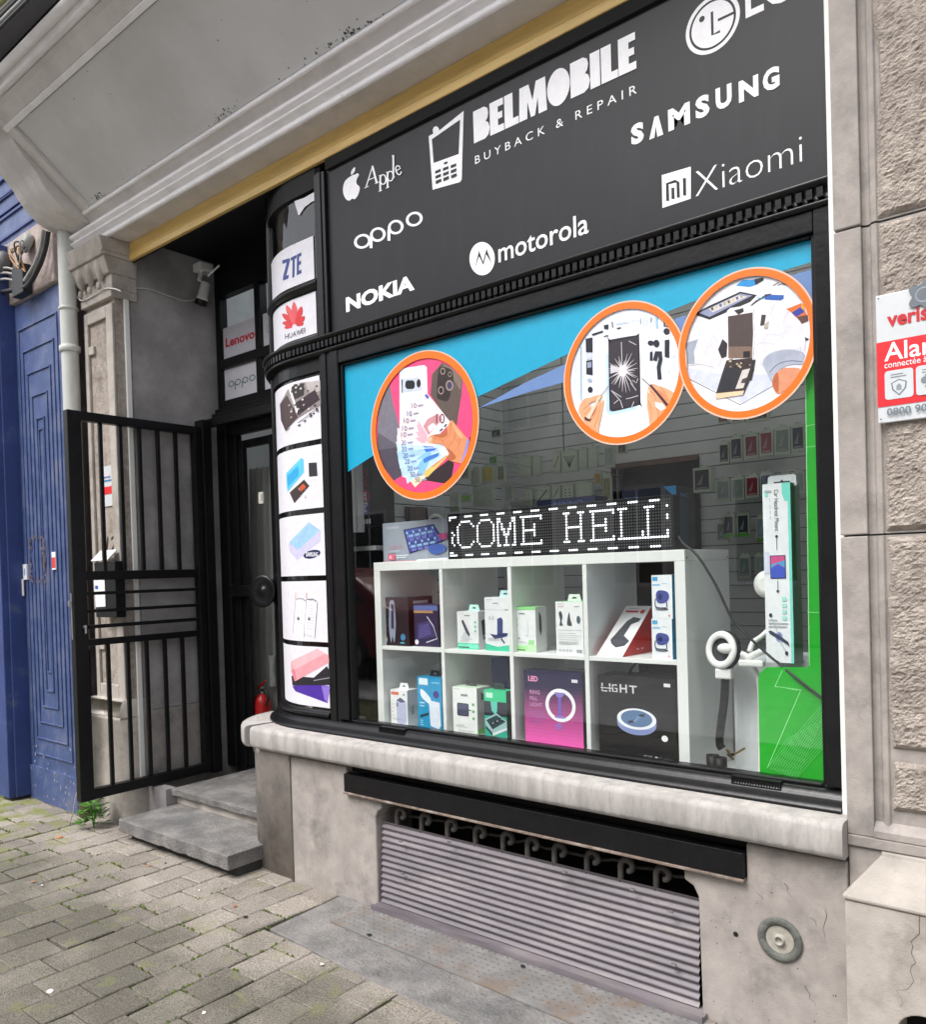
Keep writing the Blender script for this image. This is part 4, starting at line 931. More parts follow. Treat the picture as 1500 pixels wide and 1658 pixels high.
def green(A):
    A.poly([(1304,600),(1304,575),(1327.5,545),(1338,1272),(1231,1255),(1228,1104),(1230,1090),(1242,1080),(1309.5,1080)], '05a818')
    z = lambda p: zp(p, 1080, 740, 3.07); ln = '9be7a0'
    A.stroke(z([(575,1060),(538,1140)]), 1.1, ln); A.stroke(z([(538,1140),(668,1155),(500,1545)]), 1.1, ln)
    for i in range(9): t = i/9; A.stroke(z([(538+130*t,1140+15*t),(668-1*t,1155+40*t*0+4)]), .9, '7fdc86') if i % 2 else A.stroke(z([(668,1156),(560+90*t,1142+t*20)]), .9, '7fdc86')
    for i in range(14):
        t = i/13; A.stroke(z([(500+140*t,1545+55*t),(788+3*t,1212+215*t)]), .8, '62d56b')
    for i in range(13):
        t = i/12; A.stroke(z([(500+145*t,1548+50*t),(600+170*t,1395-130*t+40*t)]), .7, '62d56b')
    A.stroke(z([(694,770),(776,773)]), .8, ln); A.stroke([(1306,690),(1329,685)], .7, ln); A.stroke([(1306,724),(1330,721)], .7, ln); A.stroke([(1304.5,575),(1311,1078)], .8, 'bdf0c2')
sticker('window_sticker', 'bright green panel with white line pattern at the right of the pane', green, loc=(-.77,.016,1.2), T=Tplane(.016))
def disc(nm, lab, cx, cz, rx, rz, inner, bgc, draw):
    t = thing(nm, (cx, -.003, cz), lab, 'window sticker', 'round photo stickers on the shop window')
    A = Art(Twall(-.0078-.0012*len([o for o in bpy.data.objects if o.name.startswith('orange_rim')]))); A.ring(cx, cz, rx, rz, rx-inner*rx, rz-inner*rz, 'f26f10', 96); A.ring(cx, cz, rx+.004, rz+.004, .005, .005, 'd9b9a5', 96); A.mb.build('orange_rim', t)
    A = Art(Twall(-.0036), step=.00003, photo=True); A.ell(cx, cz, rx*inner*1.01, rz*inner*1.01, bgc, n=72); A.T = Tplane(-.0036); draw(A); A.mb.build('picture', t); return t
z6 = lambda p: zp(p, 600, 570, 6.911)
SK, SKD, SKL = 'd98d62', 'b8653f', 'e6a67c'
def pic1(A):
    P = lambda p, c: A.poly(z6(p), c)
    P([(215,345),(250,560),(330,860),(350,1385),(262,1440),(170,1310),(105,1130),(78,880),(95,640),(150,440)], '77727f'); P([(78,1100),(330,1060),(350,1385),(262,1440),(150,1290)], '4b4452'); P([(80,900),(330,1060),(78,1100)], '5d5765')
    P([(575,1430),(910,1180),(935,1260),(905,1430),(870,1478)], '2d2126')
    P([(690,250),(800,120),(880,150),(1035,300),(1020,480),(960,860),(820,700),(672,480)], '5d4f49'); P([(800,130),(900,165),(1030,300),(1010,430),(900,260)], '7c6c63')
    A.poly(z6(smooth([(760,210),(800,165),(905,200),(930,300),(905,420),(870,545),(770,530),(745,470)],3,True)), '2e2422')
    for x, y, r in ((810,215,34),(890,250,26),(885,375,52),(790,430,40)): A.ell(*z6([(x,y)])[0], r/6.9*.8, r/6.9*1.15, '9b8a80'); A.ell(*z6([(x,y)])[0], r/6.9*.55, r/6.9*.8, '1d1620' if r < 50 else '413a63')
    P([(325,230),(340,195),(380,180),(600,146),(632,170),(640,480),(560,820),(520,1300),(470,1402),(420,1415),(360,1395),(330,1270)], 'dde4f2'); P([(345,300),(560,290),(575,430),(350,460)], 'c4ccdb'); P([(345,310),(360,308),(360,455),(350,460)], '3a3a44')
    A.rrect(656.5,616,672,630,4,6,'17151c'); A.ell(*z6([(540,352)])[0], 3.4, 6.8, '17151c')
    # fan of notes
    def note(tip, tip2, root, root2, c, c2):
        P([tip, tip2, root2, root], c)
        a = [((tip[i]*.45+root[i]*.55), (tip2[i]*.45+root2[i]*.55)) for i in (0,1)]
        b = [((tip[i]*.25+root[i]*.75), (tip2[i]*.25+root2[i]*.75)) for i in (0,1)]
        P([(a[0][0],a[1][0]),(a[0][1],a[1][1]),(b[0][1],b[1][1]),(b[0][0],b[1][0])], c2)
    C10, C20, C50 = 'edd3da', 'b8d6ef', 'f1e2c0'
    tips = [(445,1450),(500,1515),(880,1140)]
    P([(415,1400),(500,1515),(890,1140),(840,1080)], C50); P([(560,1360),(640,1400),(860,1175),(800,1130)], 'e8c06a'); P([(420,1402),(450,1440),(880,1120),(830,1080)], 'f3ead2'); P([(640,1280),(700,1290),(860,1160),(800,1130)], 'd98a5a')
    tp = [(390,1370),(335,1290),(310,1200),(295,1110),(285,1010)]
    for i, (x, y) in enumerate(tp): P([(x,y-5),(x+22,y+105),(860,1150-22*i),(830,1090-24*i)], ('c3dcf2','b4d3ee','bddbf3','abcdec','c5ddf2')[i])
    for i, (x, y) in enumerate(tp): P([(500,y+28-8*i),(590,y+14-12*i),(690,1150-25*i),(620,1160-20*i)], '86bfe8')
    P([(590,1200),(640,1170),(770,1125),(760,1165),(600,1245)], '3c78c8'); P([(600,1085),(740,1075),(720,1100),(620,1120)], '3f6fd0'); P([(590,1040),(730,1050),(700,1068),(600,1065)], '5b7fd8'); P([(760,1080),(830,1050),(885,1130),(800,1170)], 'e9eef4')
    tp = [(295,940),(300,860),(330,770),(370,690),(425,590)]
    for i, (x, y) in enumerate(tp): P([(x,y-10),(x+5,y+85),(720,1060-10*i),(760,1000-30*i)], ('e9dde6','eedbe2','f0dfe6','eedce3','f2e2e8')[i])
    for i, (x, y) in enumerate(tp): P([(500+8*i,y+20+12*i),(560+12*i,y+15+20*i),(640,1010-12*i),(570,1020-14*i)], 'dfb0bd')
    P([(425,590),(590,405),(900,790),(690,1010)], 'f1e0e6'); P([(590,830),(640,750),(760,690),(800,760),(700,870),(650,930)], 'c98f95'); P([(640,840),(700,790),(740,830),(660,900)], 'f0dde0'); P([(605,490),(628,465),(660,505),(640,530)], '5063ac')
    P([(740,900),(880,765),(900,790),(760,925)], 'f4f0f2'); P([(770,880),(800,850),(815,862),(785,893)], '2b3550'); P([(820,830),(850,800),(862,812),(835,845)], '2b3550')
    for x, y, t, ro in ((345,1015,'20',.0),(350,1085,'20',.0),(365,1160,'20',.1),(385,1225,'20',.2),(415,1300,'20',.3),(445,1370,'50',.4),(500,1430,'50',.5),(345,925,'10',-.1),(355,855,'10',-.2),(375,770,'10',-.3),(410,690,'10',-.4),(460,600,'10',-.5)):
        a, b = z6([(x,y+28)])[0], z6([(x+55,y-28)])[0]; A.text(t, a[0], a[1], b[0], b[1], '5a5470' if t != '20' else '3f5f9a', .0)
        A.poly(z6([(x+70,y-8),(x+130,y-16),(x+130,y+4),(x+72,y+14)]), '9a93a8' if t != '20' else '7fa0c8')
    a, b = z6([(735,800)])[0], z6([(830,690)])[0]; A.text('10', a[0], a[1], b[0], b[1], '6a2f3a', .0)
    # hand
    A.poly(z6(smooth([(640,985),(660,945),(700,930),(820,905),(900,765),(960,820),(1060,940),(1100,1000),(1060,1180),(1025,1245),(960,1235),(890,1215),(850,1180),(880,1140),(850,1080),(790,1035),(690,1020),(655,1015)],3,True)), SK)
    A.poly(z6(smooth([(640,985),(665,950),(700,965),(690,1010),(660,1015)],3,True)), SKL); A.poly(z6(smooth([(700,930),(820,905),(850,850),(860,930),(780,960)],3,True)), SKD); A.poly(z6(smooth([(850,1080),(900,1100),(960,1180),(890,1215),(850,1180),(880,1140)],3,True)), SKD)
    for q in ([(905,800),(880,930),(800,1000)],[(960,860),(935,980),(870,1060)],[(1000,900),(990,1040),(930,1120)],[(700,968),(800,985),(850,1080)]): A.stroke(z6(smooth(q,3)), 1.0, SKD, w2=.4)
    A.poly(z6(smooth([(920,800),(980,860),(1040,950),(1000,960),(940,870)],3,True)), SKL); A.poly(z6(smooth([(648,985),(664,958),(685,955),(680,990),(660,1005)],3,True)), 'f0c4a6')
    P([(1085,960),(1108,1000),(1060,1200),(1030,1255),(1015,1230),(1060,1080)], '8f90d8'); P([(1110,950),(1150,950),(1130,1040),(1105,1060)], '2a2030')
disc('window_sticker', 'round orange rimmed sticker of a hand fanning euro banknotes before phones', -2.213, 2.0, .294, .299, .905, 'f0487c', pic1)
z2 = lambda p: zp(p, 910, 480, 6.63)
def pic2(A):
    P = lambda p, c: A.poly(z2(p), c)
    P([(150,520),(235,470),(235,1100),(190,1150),(120,980)], 'd3dfee'); P([(200,540),(215,535),(215,1120),(205,1120)], '8f9bb0')
    P([(475,590),(820,1170),(800,1215),(530,1280),(480,1240)], 'bcd8f4')
    A.poly(z2(smooth([(500,490),(520,465),(800,418),(832,440),(846,1130),(838,1165),(560,1235),(525,1215),(512,1180)],3,True)), '262229')
    P([(515,500),(815,432),(830,1150),(535,1215)], '332e35')
    c = (655,800)
    for k in range(34):
        a = 6.2832*k/34+rnd.uniform(-.08,.08); L1, L2 = rnd.uniform(20,45), rnd.uniform(110,250)
        x2, y2 = c[0]+math.cos(a)*min(L2,165), c[1]+math.sin(a)*L2
        A.stroke(z2([(c[0]+math.cos(a)*L1, c[1]+math.sin(a)*L1), (x2, y2)]), 1.6, 'd8d4da', w2=.3)
    A.ell(*z2([c])[0], 6.5, 9, 'efedf2'); P([(523,735),(590,765),(640,795),(525,830)], 'cfcbd2')
    for q in ([(640,490),(648,760)],[(720,480),(800,520)],[(530,1010),(640,1080)],[(540,1020),(630,1120),(655,1200)],[(690,1100),(740,1090),(820,1065)],[(750,1190),(775,1130)],[(560,1150),(610,1110)],[(760,900),(800,930),(820,880)],[(740,930),(800,1010)]): A.stroke(z2(q), 1.3, 'bdb9c0')
    D = '20222e'
    for q in ([(255,455),(330,440),(330,600),(260,600)],[(262,690),(330,680),(330,845),(262,835)],[(320,405),(440,365),(445,385),(330,425)],[(450,310),(500,300),(500,355),(455,350)],[(1105,470),(1155,462),(1155,660),(1105,650)],[(945,600),(975,585),(975,690),(945,690)]): P(q, D)
    P([(265,610),(325,605),(325,670),(265,675)], 'c9d3e2'); P([(272,710),(320,700),(320,760),(275,770)], '8f9bb0')
    A.ell(*z2([(305,1000)])[0], 4, 5, D); A.ell(*z2([(1125,375)])[0], 5, 5, D); A.ell(*z2([(1015,505)])[0], 5, 6, D); A.ell(*z2([(955,500)])[0], 5, 4, D); A.ell(*z2([(300,900)])[0], 4, 3, '9fb3cc')
    A.stroke(z2([(1000,690),(1020,600),(1055,600),(1060,680),(1040,760),(1050,890)]), 6.5, D); A.stroke(z2([(540,270),(545,335)]), 1.5, D); A.stroke(z2([(590,345),(635,335)]), 2, D); A.stroke(z2([(845,230),(845,300)]), 1, '777f90'); A.stroke(z2([(960,225),(958,280)]), 1.2, '555a66'); A.stroke(z2([(1015,200),(1020,340)]), 3, '8fc0dd'); A.stroke(z2([(1100,250),(1100,320),(1140,320)]), 2, D); A.stroke(z2([(450,430),(500,420)]), 1.5, D)
    for q in ([(760,255),(825,245),(825,300),(765,305),(760,255)],[(880,220),(915,215),(915,310),(882,315),(880,220)],[(1190,660),(1240,600)],[(1110,740),(1180,740),(1140,830)],[(1200,830),(1210,870),(1290,850)],[(580,290),(720,265)],[(580,300),(720,280)]): A.stroke(z2(q), .9, 'b9c6d8')
    A.poly(z2(smooth([(180,1215),(230,1110),(300,1085),(415,1055),(430,1085),(360,1120),(300,1150),(340,1230),(400,1130),(440,1105),(450,1140),(430,1260),(400,1400),(385,1475),(300,1410),(220,1310)],3,True)), SKL); P([(240,1290),(320,1310),(300,1345),(250,1330)], '4a2a24'); A.poly(z2(smooth([(330,1210),(380,1160),(350,1260),(310,1300)],3,True)), SKD)
    for q in ([(232,1215),(300,1150),(360,1120)],[(240,1270),(300,1215),(330,1160)],[(300,1345),(350,1290),(390,1180)],[(350,1400),(390,1290),(420,1150)]): A.stroke(z2(smooth(q,3)), 1.0, SKD, w2=.5)
    A.ell(*z2([(432,1120)])[0], 1.6, 3.2, 'f3c9b2')
    A.poly(z2(smooth([(920,1010),(960,940),(1040,960),(1150,1000),(1230,1075),(1170,1200),(1080,1300),(960,1400),(935,1300),(915,1150)],3,True)), SKL); P([(1000,1130),(1080,1150),(1120,1200),(1060,1225),(1010,1190)], 'e6ebf4'); A.poly(z2(smooth([(1010,1000),(1100,1040),(1150,1130),(1060,1090)],3,True)), SK)
    for q in ([(945,1010),(1000,1060),(1010,1130)],[(1060,970),(1110,1040),(1150,1130)],[(930,1120),(960,1200),(960,1330)],[(1010,1190),(1040,1250),(1020,1330)]): A.stroke(z2(smooth(q,3)), 1.0, SKD, w2=.5)
    A.ell(*z2([(935,1020)])[0], 1.8, 3.6, 'f3c9b2')
    A.stroke(z2([(500,960),(410,1080)]), 1.2, '9a8f86'); A.stroke(z2([(410,1070),(280,1310)]), 4, 'd8c8ac', w2=6); A.stroke(z2([(860,878),(950,960)]), 1.2, '555058'); A.stroke(z2([(950,950),(1160,1200)]), 3.5, '4a2430', w2=5)
disc('window_sticker', 'round orange rimmed sticker of a cracked phone with two hands and tools', -1.300, 2.050, .2265, .2345, .905, 'e9effa', pic2)
z3 = lambda p: zp(p, 1100, 430, 6.25)
def pic3(A):
    P = lambda p, c: A.poly(z3(p), c)
    P([(60,1030),(420,1100),(900,1100),(950,1230),(640,1400),(380,1270),(70,1130)], 'ced3e6'); A.stroke(z3([(65,1130),(620,1410),(950,1220)]), 1.1, '3a3d46')
    P([(170,480),(300,410),(620,265),(790,300),(720,370),(310,550),(175,505)], '23242c'); P([(200,480),(620,285),(740,305),(310,520)], '8d95b5'); P([(300,440),(600,300),(690,315),(340,475)], 'd2cbc4')
    for k in range(8): P([(320+42*k,430-18*k),(345+42*k,420-18*k),(352+42*k,450-18*k),(330+42*k,458-18*k)], ('6b5a4c','c6b9a8','5a6a94','b0a49a')[k % 4])
    P([(575,205),(640,150),(760,140),(850,122),(860,150),(770,200),(720,218)], '2a8fd0'); P([(760,140),(850,122),(860,150),(775,200)], '20222c'); P([(860,295),(1060,300),(1060,335),(1030,355),(870,345)], '2b5fae'); P([(780,325),(870,325),(870,340),(790,335)], '57b0cf')
    for k in range(7): A.stroke(z3([(700+28*k,430-22*k),(790+24*k,350-10*k)]), 1.6, '3a3a40')
    for k in range(4): A.stroke(z3([(950+50*k,205-5*k),(1010+50*k,170+8*k)]), 1.3, '55525a')
    P([(1085,440),(1240,380),(1310,540),(1240,590),(1130,470)], 'd56a2c'); P([(1140,480),(1230,420),(1270,470),(1190,520)], '2c3f9c'); P([(1240,380),(1265,400),(1275,450),(1235,430)], 'e7a23a'); P([(1190,520),(1300,500),(1310,560),(1245,590)], '5a3f3c'); P([(1265,720),(1320,745),(1275,770)], '2b2b30')
    G_, GD = 'dcdbe2', 'a9afc0'
    A.poly(z3(smooth([(50,800),(190,740),(350,690),(440,680),(500,760),(440,760),(400,880),(450,950),(470,1080),(420,1100),(330,1030),(200,1000),(60,1000)],3,True)), G_); P([(50,790),(195,745),(150,870),(160,995),(60,1005)], '9da5b4'); P([(395,850),(440,745),(490,790),(480,920),(430,940)], '2b262c')
    A.poly(z3(smooth([(830,470),(880,420),(960,400),(1010,385),(1100,460),(1200,540),(1240,600),(1280,760),(1270,860),(1200,900),(900,960),(840,1010),(780,900),(760,700),(840,640),(880,700),(920,640),(900,540)],3,True)), G_); P([(835,500),(880,500),(860,600),(820,610)], '3d342f'); P([(860,600),(910,560),(900,640),(860,640)], 'b0aaa0')
    A.poly(z3(smooth([(845,980),(920,890),(1060,850),(1200,860),(1270,900),(1260,960),(1250,1000),(1100,1010),(980,1090),(940,1180),(890,1090)],3,True)), GD); A.stroke(z3(smooth([(915,1080),(1000,1000),(1120,965),(1250,975)],4)), 1.6, '6a7080'); A.poly(z3(smooth([(945,1215),(960,1120),(1040,1045),(1140,1035),(1225,1050),(1180,1160),(1100,1240),(1000,1300)],3,True)), 'd8906e'); A.poly(z3(smooth([(945,1215),(960,1120),(1000,1080),(1010,1180),(1000,1290)],3,True)), SKD)
    for q in ([(330,700),(380,760),(390,850)],[(250,730),(280,820),(270,930)],[(430,950),(400,1010),(330,1020)],[(960,405),(940,480),(960,600)],[(1100,470),(1060,560),(1080,700)],[(780,800),(860,780),(960,800)],[(880,700),(960,700),(1060,720)]): A.stroke(z3(smooth(q,3)), .9, 'bdbcc8', w2=.4)
    for k in range(16): A.stroke(z3([(900+22*k,905-6*k+abs(k-8)*2),(890+23*k,985-8*k+abs(k-8)*3)]), .5, '8f97ab')
    P([(485,460),(520,430),(720,400),(750,420),(765,740),(745,960),(620,985),(490,960)], 'e6e4e6'); P([(495,515),(745,475),(750,690),(740,940),(500,935)], '4b3f3d'); P([(500,820),(740,820),(740,940),(500,940)], '7b6558'); P([(555,455),(650,430),(655,470),(600,500)], '2d292c'); P([(650,870),(720,865),(720,930),(650,935)], '1f1c1e')
    P([(480,960),(740,935),(760,1060),(650,1310),(370,1340),(375,1290),(430,1110)], '3a2f2e'); P([(470,1040),(625,1030),(570,1260),(395,1275)], '2a2a31'); P([(640,1060),(720,1040),(650,1240),(570,1250)], 'cfc8c4'); P([(640,1150),(690,1130),(670,1190),(625,1190)], '4a4444'); P([(370,1295),(660,1265),(645,1310),(375,1350)], 'dfc9a6'); P([(735,960),(775,950),(735,1160),(705,1165)], '2d2a2c')
    for k in range(14): x, y = rnd.uniform(500,730), rnd.uniform(940,1030); P([(x,y),(x+22,y-4),(x+20,y+14),(x+2,y+16)], ('8a7d74','c9b49a','1f1b1d')[k % 3])
disc('window_sticker', 'round orange rimmed sticker of gloved hands opening a phone', -.8845, 2.064, .2105, .2225, .905, 'e6e4ea', pic3)

# ---------------------------------------------------------------- posters on the curved corner window
def Tcyl(u, v, k):
    d = ray(u, v); t = (DD-.004-k)/d.y; p = Vector((d.x*t, -.004-k, d.z*t+CH))
    if p.x >= GX: return p
    rr = GR+.004+k; ox, oy = -GX, -DD-GR; a = d.x**2+d.y**2; b = 2*(ox*d.x+oy*d.y); c = ox*ox+oy*oy-rr*rr; D_ = b*b-4*a*c
    t = (-b-math.sqrt(max(0, D_)))/(2*a); return Vector((d.x*t, -DD+d.y*t, d.z*t+CH))
ST = [(u, u+5) for u in range(435, 545, 5)]
def curved_poster(lab, z0, z1, fn, th=37.5, xr=-2.838, col_='dcdae2', cat='poster', pts=None):
    s = MB(); m = ink(col_)
    path = [(xr,0,0,-1),(-2.92,0,0,-1)]+gpath(xr, th, 12)[1:]; s.sweep([(.004,z0),(.004,z1)], path, m, True, ends=False)
    A = Art(Tcyl, s, strips=ST, step=.00008, base=.0006, photo=True); fn(A); return tag(s.build('poster', loc=(-2.95,-.01,z0)), lab, cat, 'pictures on the curved corner window')
zc = lambda p: zp(p, 320, 680, 3.189)
zu = lambda p: zp(p, 300, 280, 3.947)
def po1(A):
    P = lambda p, c: A.poly(zu(p), c)
    P([(655,1385),(740,1340),(860,1330),(868,1480),(720,1570),(640,1650),(605,1480)], '8d8584'); P([(660,1390),(700,1350),(760,1345),(760,1420),(700,1450)], '2f2929'); P([(770,1340),(865,1325),(868,1390),(790,1420)], 'b7b0ae')
    P([(690,1480),(830,1385),(862,1450),(720,1550)], '33222b'); P([(605,1480),(650,1420),(720,1560),(640,1650),(612,1580)], '43302f'); P([(655,1365),(672,1365),(720,1520),(712,1540)], 'e5e2e6')
    for k in range(34): x, y = rnd.uniform(630,850), rnd.uniform(1350,1560); P([(x,y),(x+12,y-5),(x+14,y+5),(x+3,y+10)], ('d8d3d0','4a4040','1f1a1a','a89d96')[k % 4])
    for x, y in ((845,1520),(802,1553),(764,1585),(728,1612)): P([(x-9,y),(x+7,y-8),(x+8,y),(x-8,y+8)], '2a2628')
    A.stroke(zu([(640,1650),(760,1570),(866,1480)]), 1, '5a5456')
curved_poster('curved poster of a brown circuit board, top of the lower five', 2.029, 2.318, po1)
def po2(A):
    P = lambda p, c: A.poly(zc(p), c)
    P([(458,275),(535,195),(548,205),(550,270),(465,372),(460,340)], '5cc3e6'); P([(462,290),(520,235),(522,285),(468,345)], '2aa0d6'); P([(475,375),(550,308),(578,340),(500,430)], '3d302f'); P([(525,350),(545,330),(560,345),(535,370)], 'd0562e'); P([(570,215),(618,212),(624,305),(574,308)], 'e4e4ea'); P([(573,222),(615,219),(620,290),(576,294)], '2b2b33')
    for k in range(10): x, y = rnd.uniform(495,560), rnd.uniform(330,400); P([(x,y),(x+6,y-3),(x+7,y+4)], ('b9b2ae','7a4a3a')[k % 2])
curved_poster('curved poster of a blue phone, its open circuit board and a dark phone', 1.715, 2.004, po2)
def po3(A):
    P = lambda p, c: A.poly(zc(p), c)
    P([(470,640),(575,530),(635,570),(635,620),(515,725),(478,680)], 'c9c5e6'); P([(472,632),(575,528),(632,568),(520,672)], '9cc4ec'); A.ell(*zc([(591,693)])[0], 14, 6.5, '1a2350', rot=-.25)
    a, b = zc([(560,705)])[0], zc([(622,682)])[0]; A.strips = None; A.text('SAMSUNG', a[0], a[1], b[0], b[1], 'e6e6ee', .03); A.strips = ST
curved_poster('curved poster of a pale blue phone box with a dark oval badge', 1.403, 1.689, po3)
def po4(A):
    for dx, dy in ((0,0),(56,2)):
        q = [(508+dx,925+dy),(568+dx-6,938+dy),(556+dx-8,1120+dy),(493+dx,1098+dy)]; A.poly(zc(q), 'efeef2'); A.stroke(zc(q+[q[0]]), .9, '9a98a0'); A.stroke(zc([(506+dx,925+dy),(540+dx,922+dy),(560+dx,936+dy)]), 1.2, '6a6670'); A.stroke(zc([(506+dx,920+dy),(506+dx,890+dy)]), .9, 'd9a27a')
        for k in range(9): A.stroke(zc([(514+dx-k,952+dy+15*k),(548+dx-k,960+dy+15*k)]), .7, 'a9a7b0')
        A.ell(*zc([(520+dx,1025+dy)])[0], 2, 2.6, '66636c')
curved_poster('curved poster of two white phone batteries with printed text', 1.094, 1.378, po4)
def po5(A):
    P = lambda p, c: A.poly(zc(p), c)
    P([(490,1375),(560,1350),(685,1375),(672,1462),(505,1400)], '4b2c9a'); P([(640,1370),(685,1375),(672,1462),(655,1440)], '8a70c8'); P([(485,1320),(600,1330),(668,1270),(684,1300),(684,1368),(490,1370)], '252129'); A.stroke(zc([(500,1350),(600,1345),(683,1330)]), 1.5, '8f8d98')
    P([(482,1245),(620,1180),(676,1215),(680,1250),(505,1348),(484,1300)], 'e79aa4'); P([(482,1245),(620,1180),(660,1205),(500,1290)], 'f2b3ba'); P([(484,1290),(500,1285),(512,1340),(500,1348)], 'd8808c')
curved_poster('curved poster of a pink, a black and a purple phone wallet', .79, 1.071, po5)
def zte(A):
    P = lambda p, c: A.poly(zu(p), c); B_ = '2c3f86'
    P([(620,560),(668,545),(669,566),(622,583)], B_); P([(648,574),(669,566),(646,656),(625,664)], B_); P([(625,664),(662,652),(660,675),(625,690)], B_); P([(674,543),(712,524),(712,545),(674,563)], B_); P([(686,557),(700,551),(698,665),(684,672)], B_); P([(715,523),(728,516),(726,648),(712,655)], B_); P([(728,516),(742,508),(742,530),(728,537)], B_); P([(728,567),(740,561),(740,584),(727,590)], B_); P([(726,626),(743,618),(743,641),(726,648)], B_)
curved_poster('curved white card with three blue letters on the upper corner window', 2.758, 2.955, zte, 33, -2.85)
def hua(A):
    c = (699,985)
    for k, (a, L1, wd, up) in enumerate(((-170,52,15,0),(-148,70,18,0),(-122,100,20,0),(-100,130,20,0),(-80,140,20,0),(-58,120,20,0),(-34,80,18,0),(-14,50,14,0))):
        q = R_(a-12); dx, dy = math.cos(q), math.sin(q)*1.08; nx, ny = -dy, dx; b = (c[0]+dx*14, c[1]+dy*14)
        A.poly(zu(smooth([b, (b[0]+dx*L1*.6+nx*wd, b[1]+dy*L1*.6+ny*wd), (b[0]+dx*L1, b[1]+dy*L1+4), (b[0]+dx*L1*.6-nx*wd*.7, b[1]+dy*L1*.6-ny*wd*.7)],3,True)), 'd0282e' if k not in (3,4) else 'd9545a')
    A.strips = None; t = A.T
    a, b = zu([(638,1062)])[0], zu([(768,1018)])[0]; n = 6
    for i, ch in enumerate('HUAWEI'):
        u0 = a[0]+(b[0]-a[0])*[0,.19,.38,.56,.79,.95][i]; u1 = a[0]+(b[0]-a[0])*[.16,.345,.55,.78,.92,.985][i]; v = a[1]+(b[1]-a[1])*[0,.19,.38,.56,.79,.95][i]
        A.text(ch, u0, v, u1, v-8.2, '3a3a40')
    A.strips = ST
curved_poster('curved white card with a red fan emblem on the corner window', 2.512, 2.702, hua, 33, -2.845)
s = MB(); A = Art(Tcyl, s, strips=ST); A.poly(zu([(698,182),(760,160),(840,115),(842,172),(800,190),(790,200),(765,218),(730,270),(722,268)]), 'e3e1e8'); tag(s.build('torn_paper', loc=(-2.9,-.01,3.1)), 'torn scrap of white paper at the top of the corner window', 'paper scrap')

# ---------------------------------------------------------------- interior shell
IW = mat('pale interior wall', (.70,.71,.69), .8, .1, 3); SLATM = mat('grey slat wall', (.56,.58,.555), .5, .08, 4)
s = MB(); s.box(-4.8,.5,2.12,2.2,0,3.6,IW); s.box(-4.8,-4.7,.62,2.12,0,3.6,IW); s.box(.4,.5,.05,2.12,0,3.6,IW); s.box(-2.72,.4,.055,.075,2.42,3.6,IW); tag(s.build('interior_wall'), kind='structure')  # walls made pale and the room left roofless to brighten it
s = MB(); s.box(-4.7,.4,.6,2.12,-.02,.18,mat('dark shop floor',(.10,.095,.09),.4,.2,3)); s.box(-2.66,.4,.52,.6,-.02,.64,IW); tag(s.build('shop_floor'), kind='structure')
s = MB(); s.box(-2.66,.35,.04,.56,.64,.68,SEALW); tag(s.build('display_base'), 'white display ledge just inside the shop window', 'display ledge')
GRV = mat('slat groove', (.16,.16,.155), .8, .1, 5); s = MB(); YS = 2.0; z = .3; k = 0
while z < 3.25:
    for (x0, x1) in ([(-3.28,-2.8),(-2.79,.35)] if z > 2.0 else [(-3.28,-2.42),(-1.905,.35)]):
        s.box(x0, x1, YS, YS+.02, z, z+.0705, SLATM)
    s.box(-3.30,-3.28,.9,YS-.001,z,z+.069,SLATM); z += .0755
s.box(-3.32,-3.301,.9,YS,.2,3.3,DARK); s.box(-3.3,-2.42,YS+.03,YS+.04,.2,3.3,GRV); s.box(-1.9,.35,YS+.03,YS+.04,.2,3.3,GRV); s.box(-2.42,-1.9,YS+.03,YS+.04,2.02,3.3,GRV)
tag(s.build('slat_wall'), kind='structure')
s = MB(); s.box(-2.42,-1.905,2.09,2.11,.2,2.02,mat('dark brown doorway',(.035,.022,.018),.7,.3,4)); s.box(-2.44,-2.421,1.97,2.1,.2,2.02,BLKM); s.box(-1.904,-1.885,1.97,2.1,.2,2.02,BLKM); s.box(-2.44,-1.885,1.965,1.995,2.0,2.03,mat('brown door head',(.16,.09,.06),.6,.2,6))
tag(s.build('inner_doorway'), 'dark brown doorway in the back wall of the shop', 'doorway')

# ---------------------------------------------------------------- white cube shelf unit
sh = thing('shelf_unit', (-1.865,.26,.68), 'white four by two cube shelf unit standing in the shop window', 'shelf unit')
SX0, SX1, SZ0, SZ1, SYF, SYB = -2.600, -1.130, .681, 1.452, .07, .455
def sb(nm, *a): s = MB(); s.box(*a, SEALW); s.build(nm, sh, bevel=.0015)
sb('top_board', SX0,SX1,SYF,SYB,SZ1-.038,SZ1); sb('bottom_board', SX0,SX1,SYF,SYB,SZ0,SZ0+.038)
sb('side_panel', SX0,SX0+.038,SYF+.0005,SYB,SZ0+.0385,SZ1-.0385); sb('side_panel', SX1-.038,SX1,SYF+.0005,SYB,SZ0+.0385,SZ1-.0385)
MIDZ = 1.073; DV = [-2.2055,-1.8525,-1.5155]
cols = [SX0+.038]+DV+[SX1-.038]
for i in range(4):
    a = cols[i]+(.009 if i else 0); b = cols[i+1]-(.009 if i < 3 else 0); sb('shelf', a+.0004, b-.0004, SYF+.002, SYB, MIDZ-.008, MIDZ+.008)
for x in DV: sb('divider', x-.009, x+.009, SYF+.001, SYB, SZ0+.0385, SZ1-.0385)
for y in (.085,.44): s = MB(); s.lathe([(.004,.0005),(.001,.0006)], DARK, 8, (SX1,y,1.425), (1,0,0)); s.build('screw_cap', sh)
ZT, ZB = MIDZ+.0085, SZ0+.0385

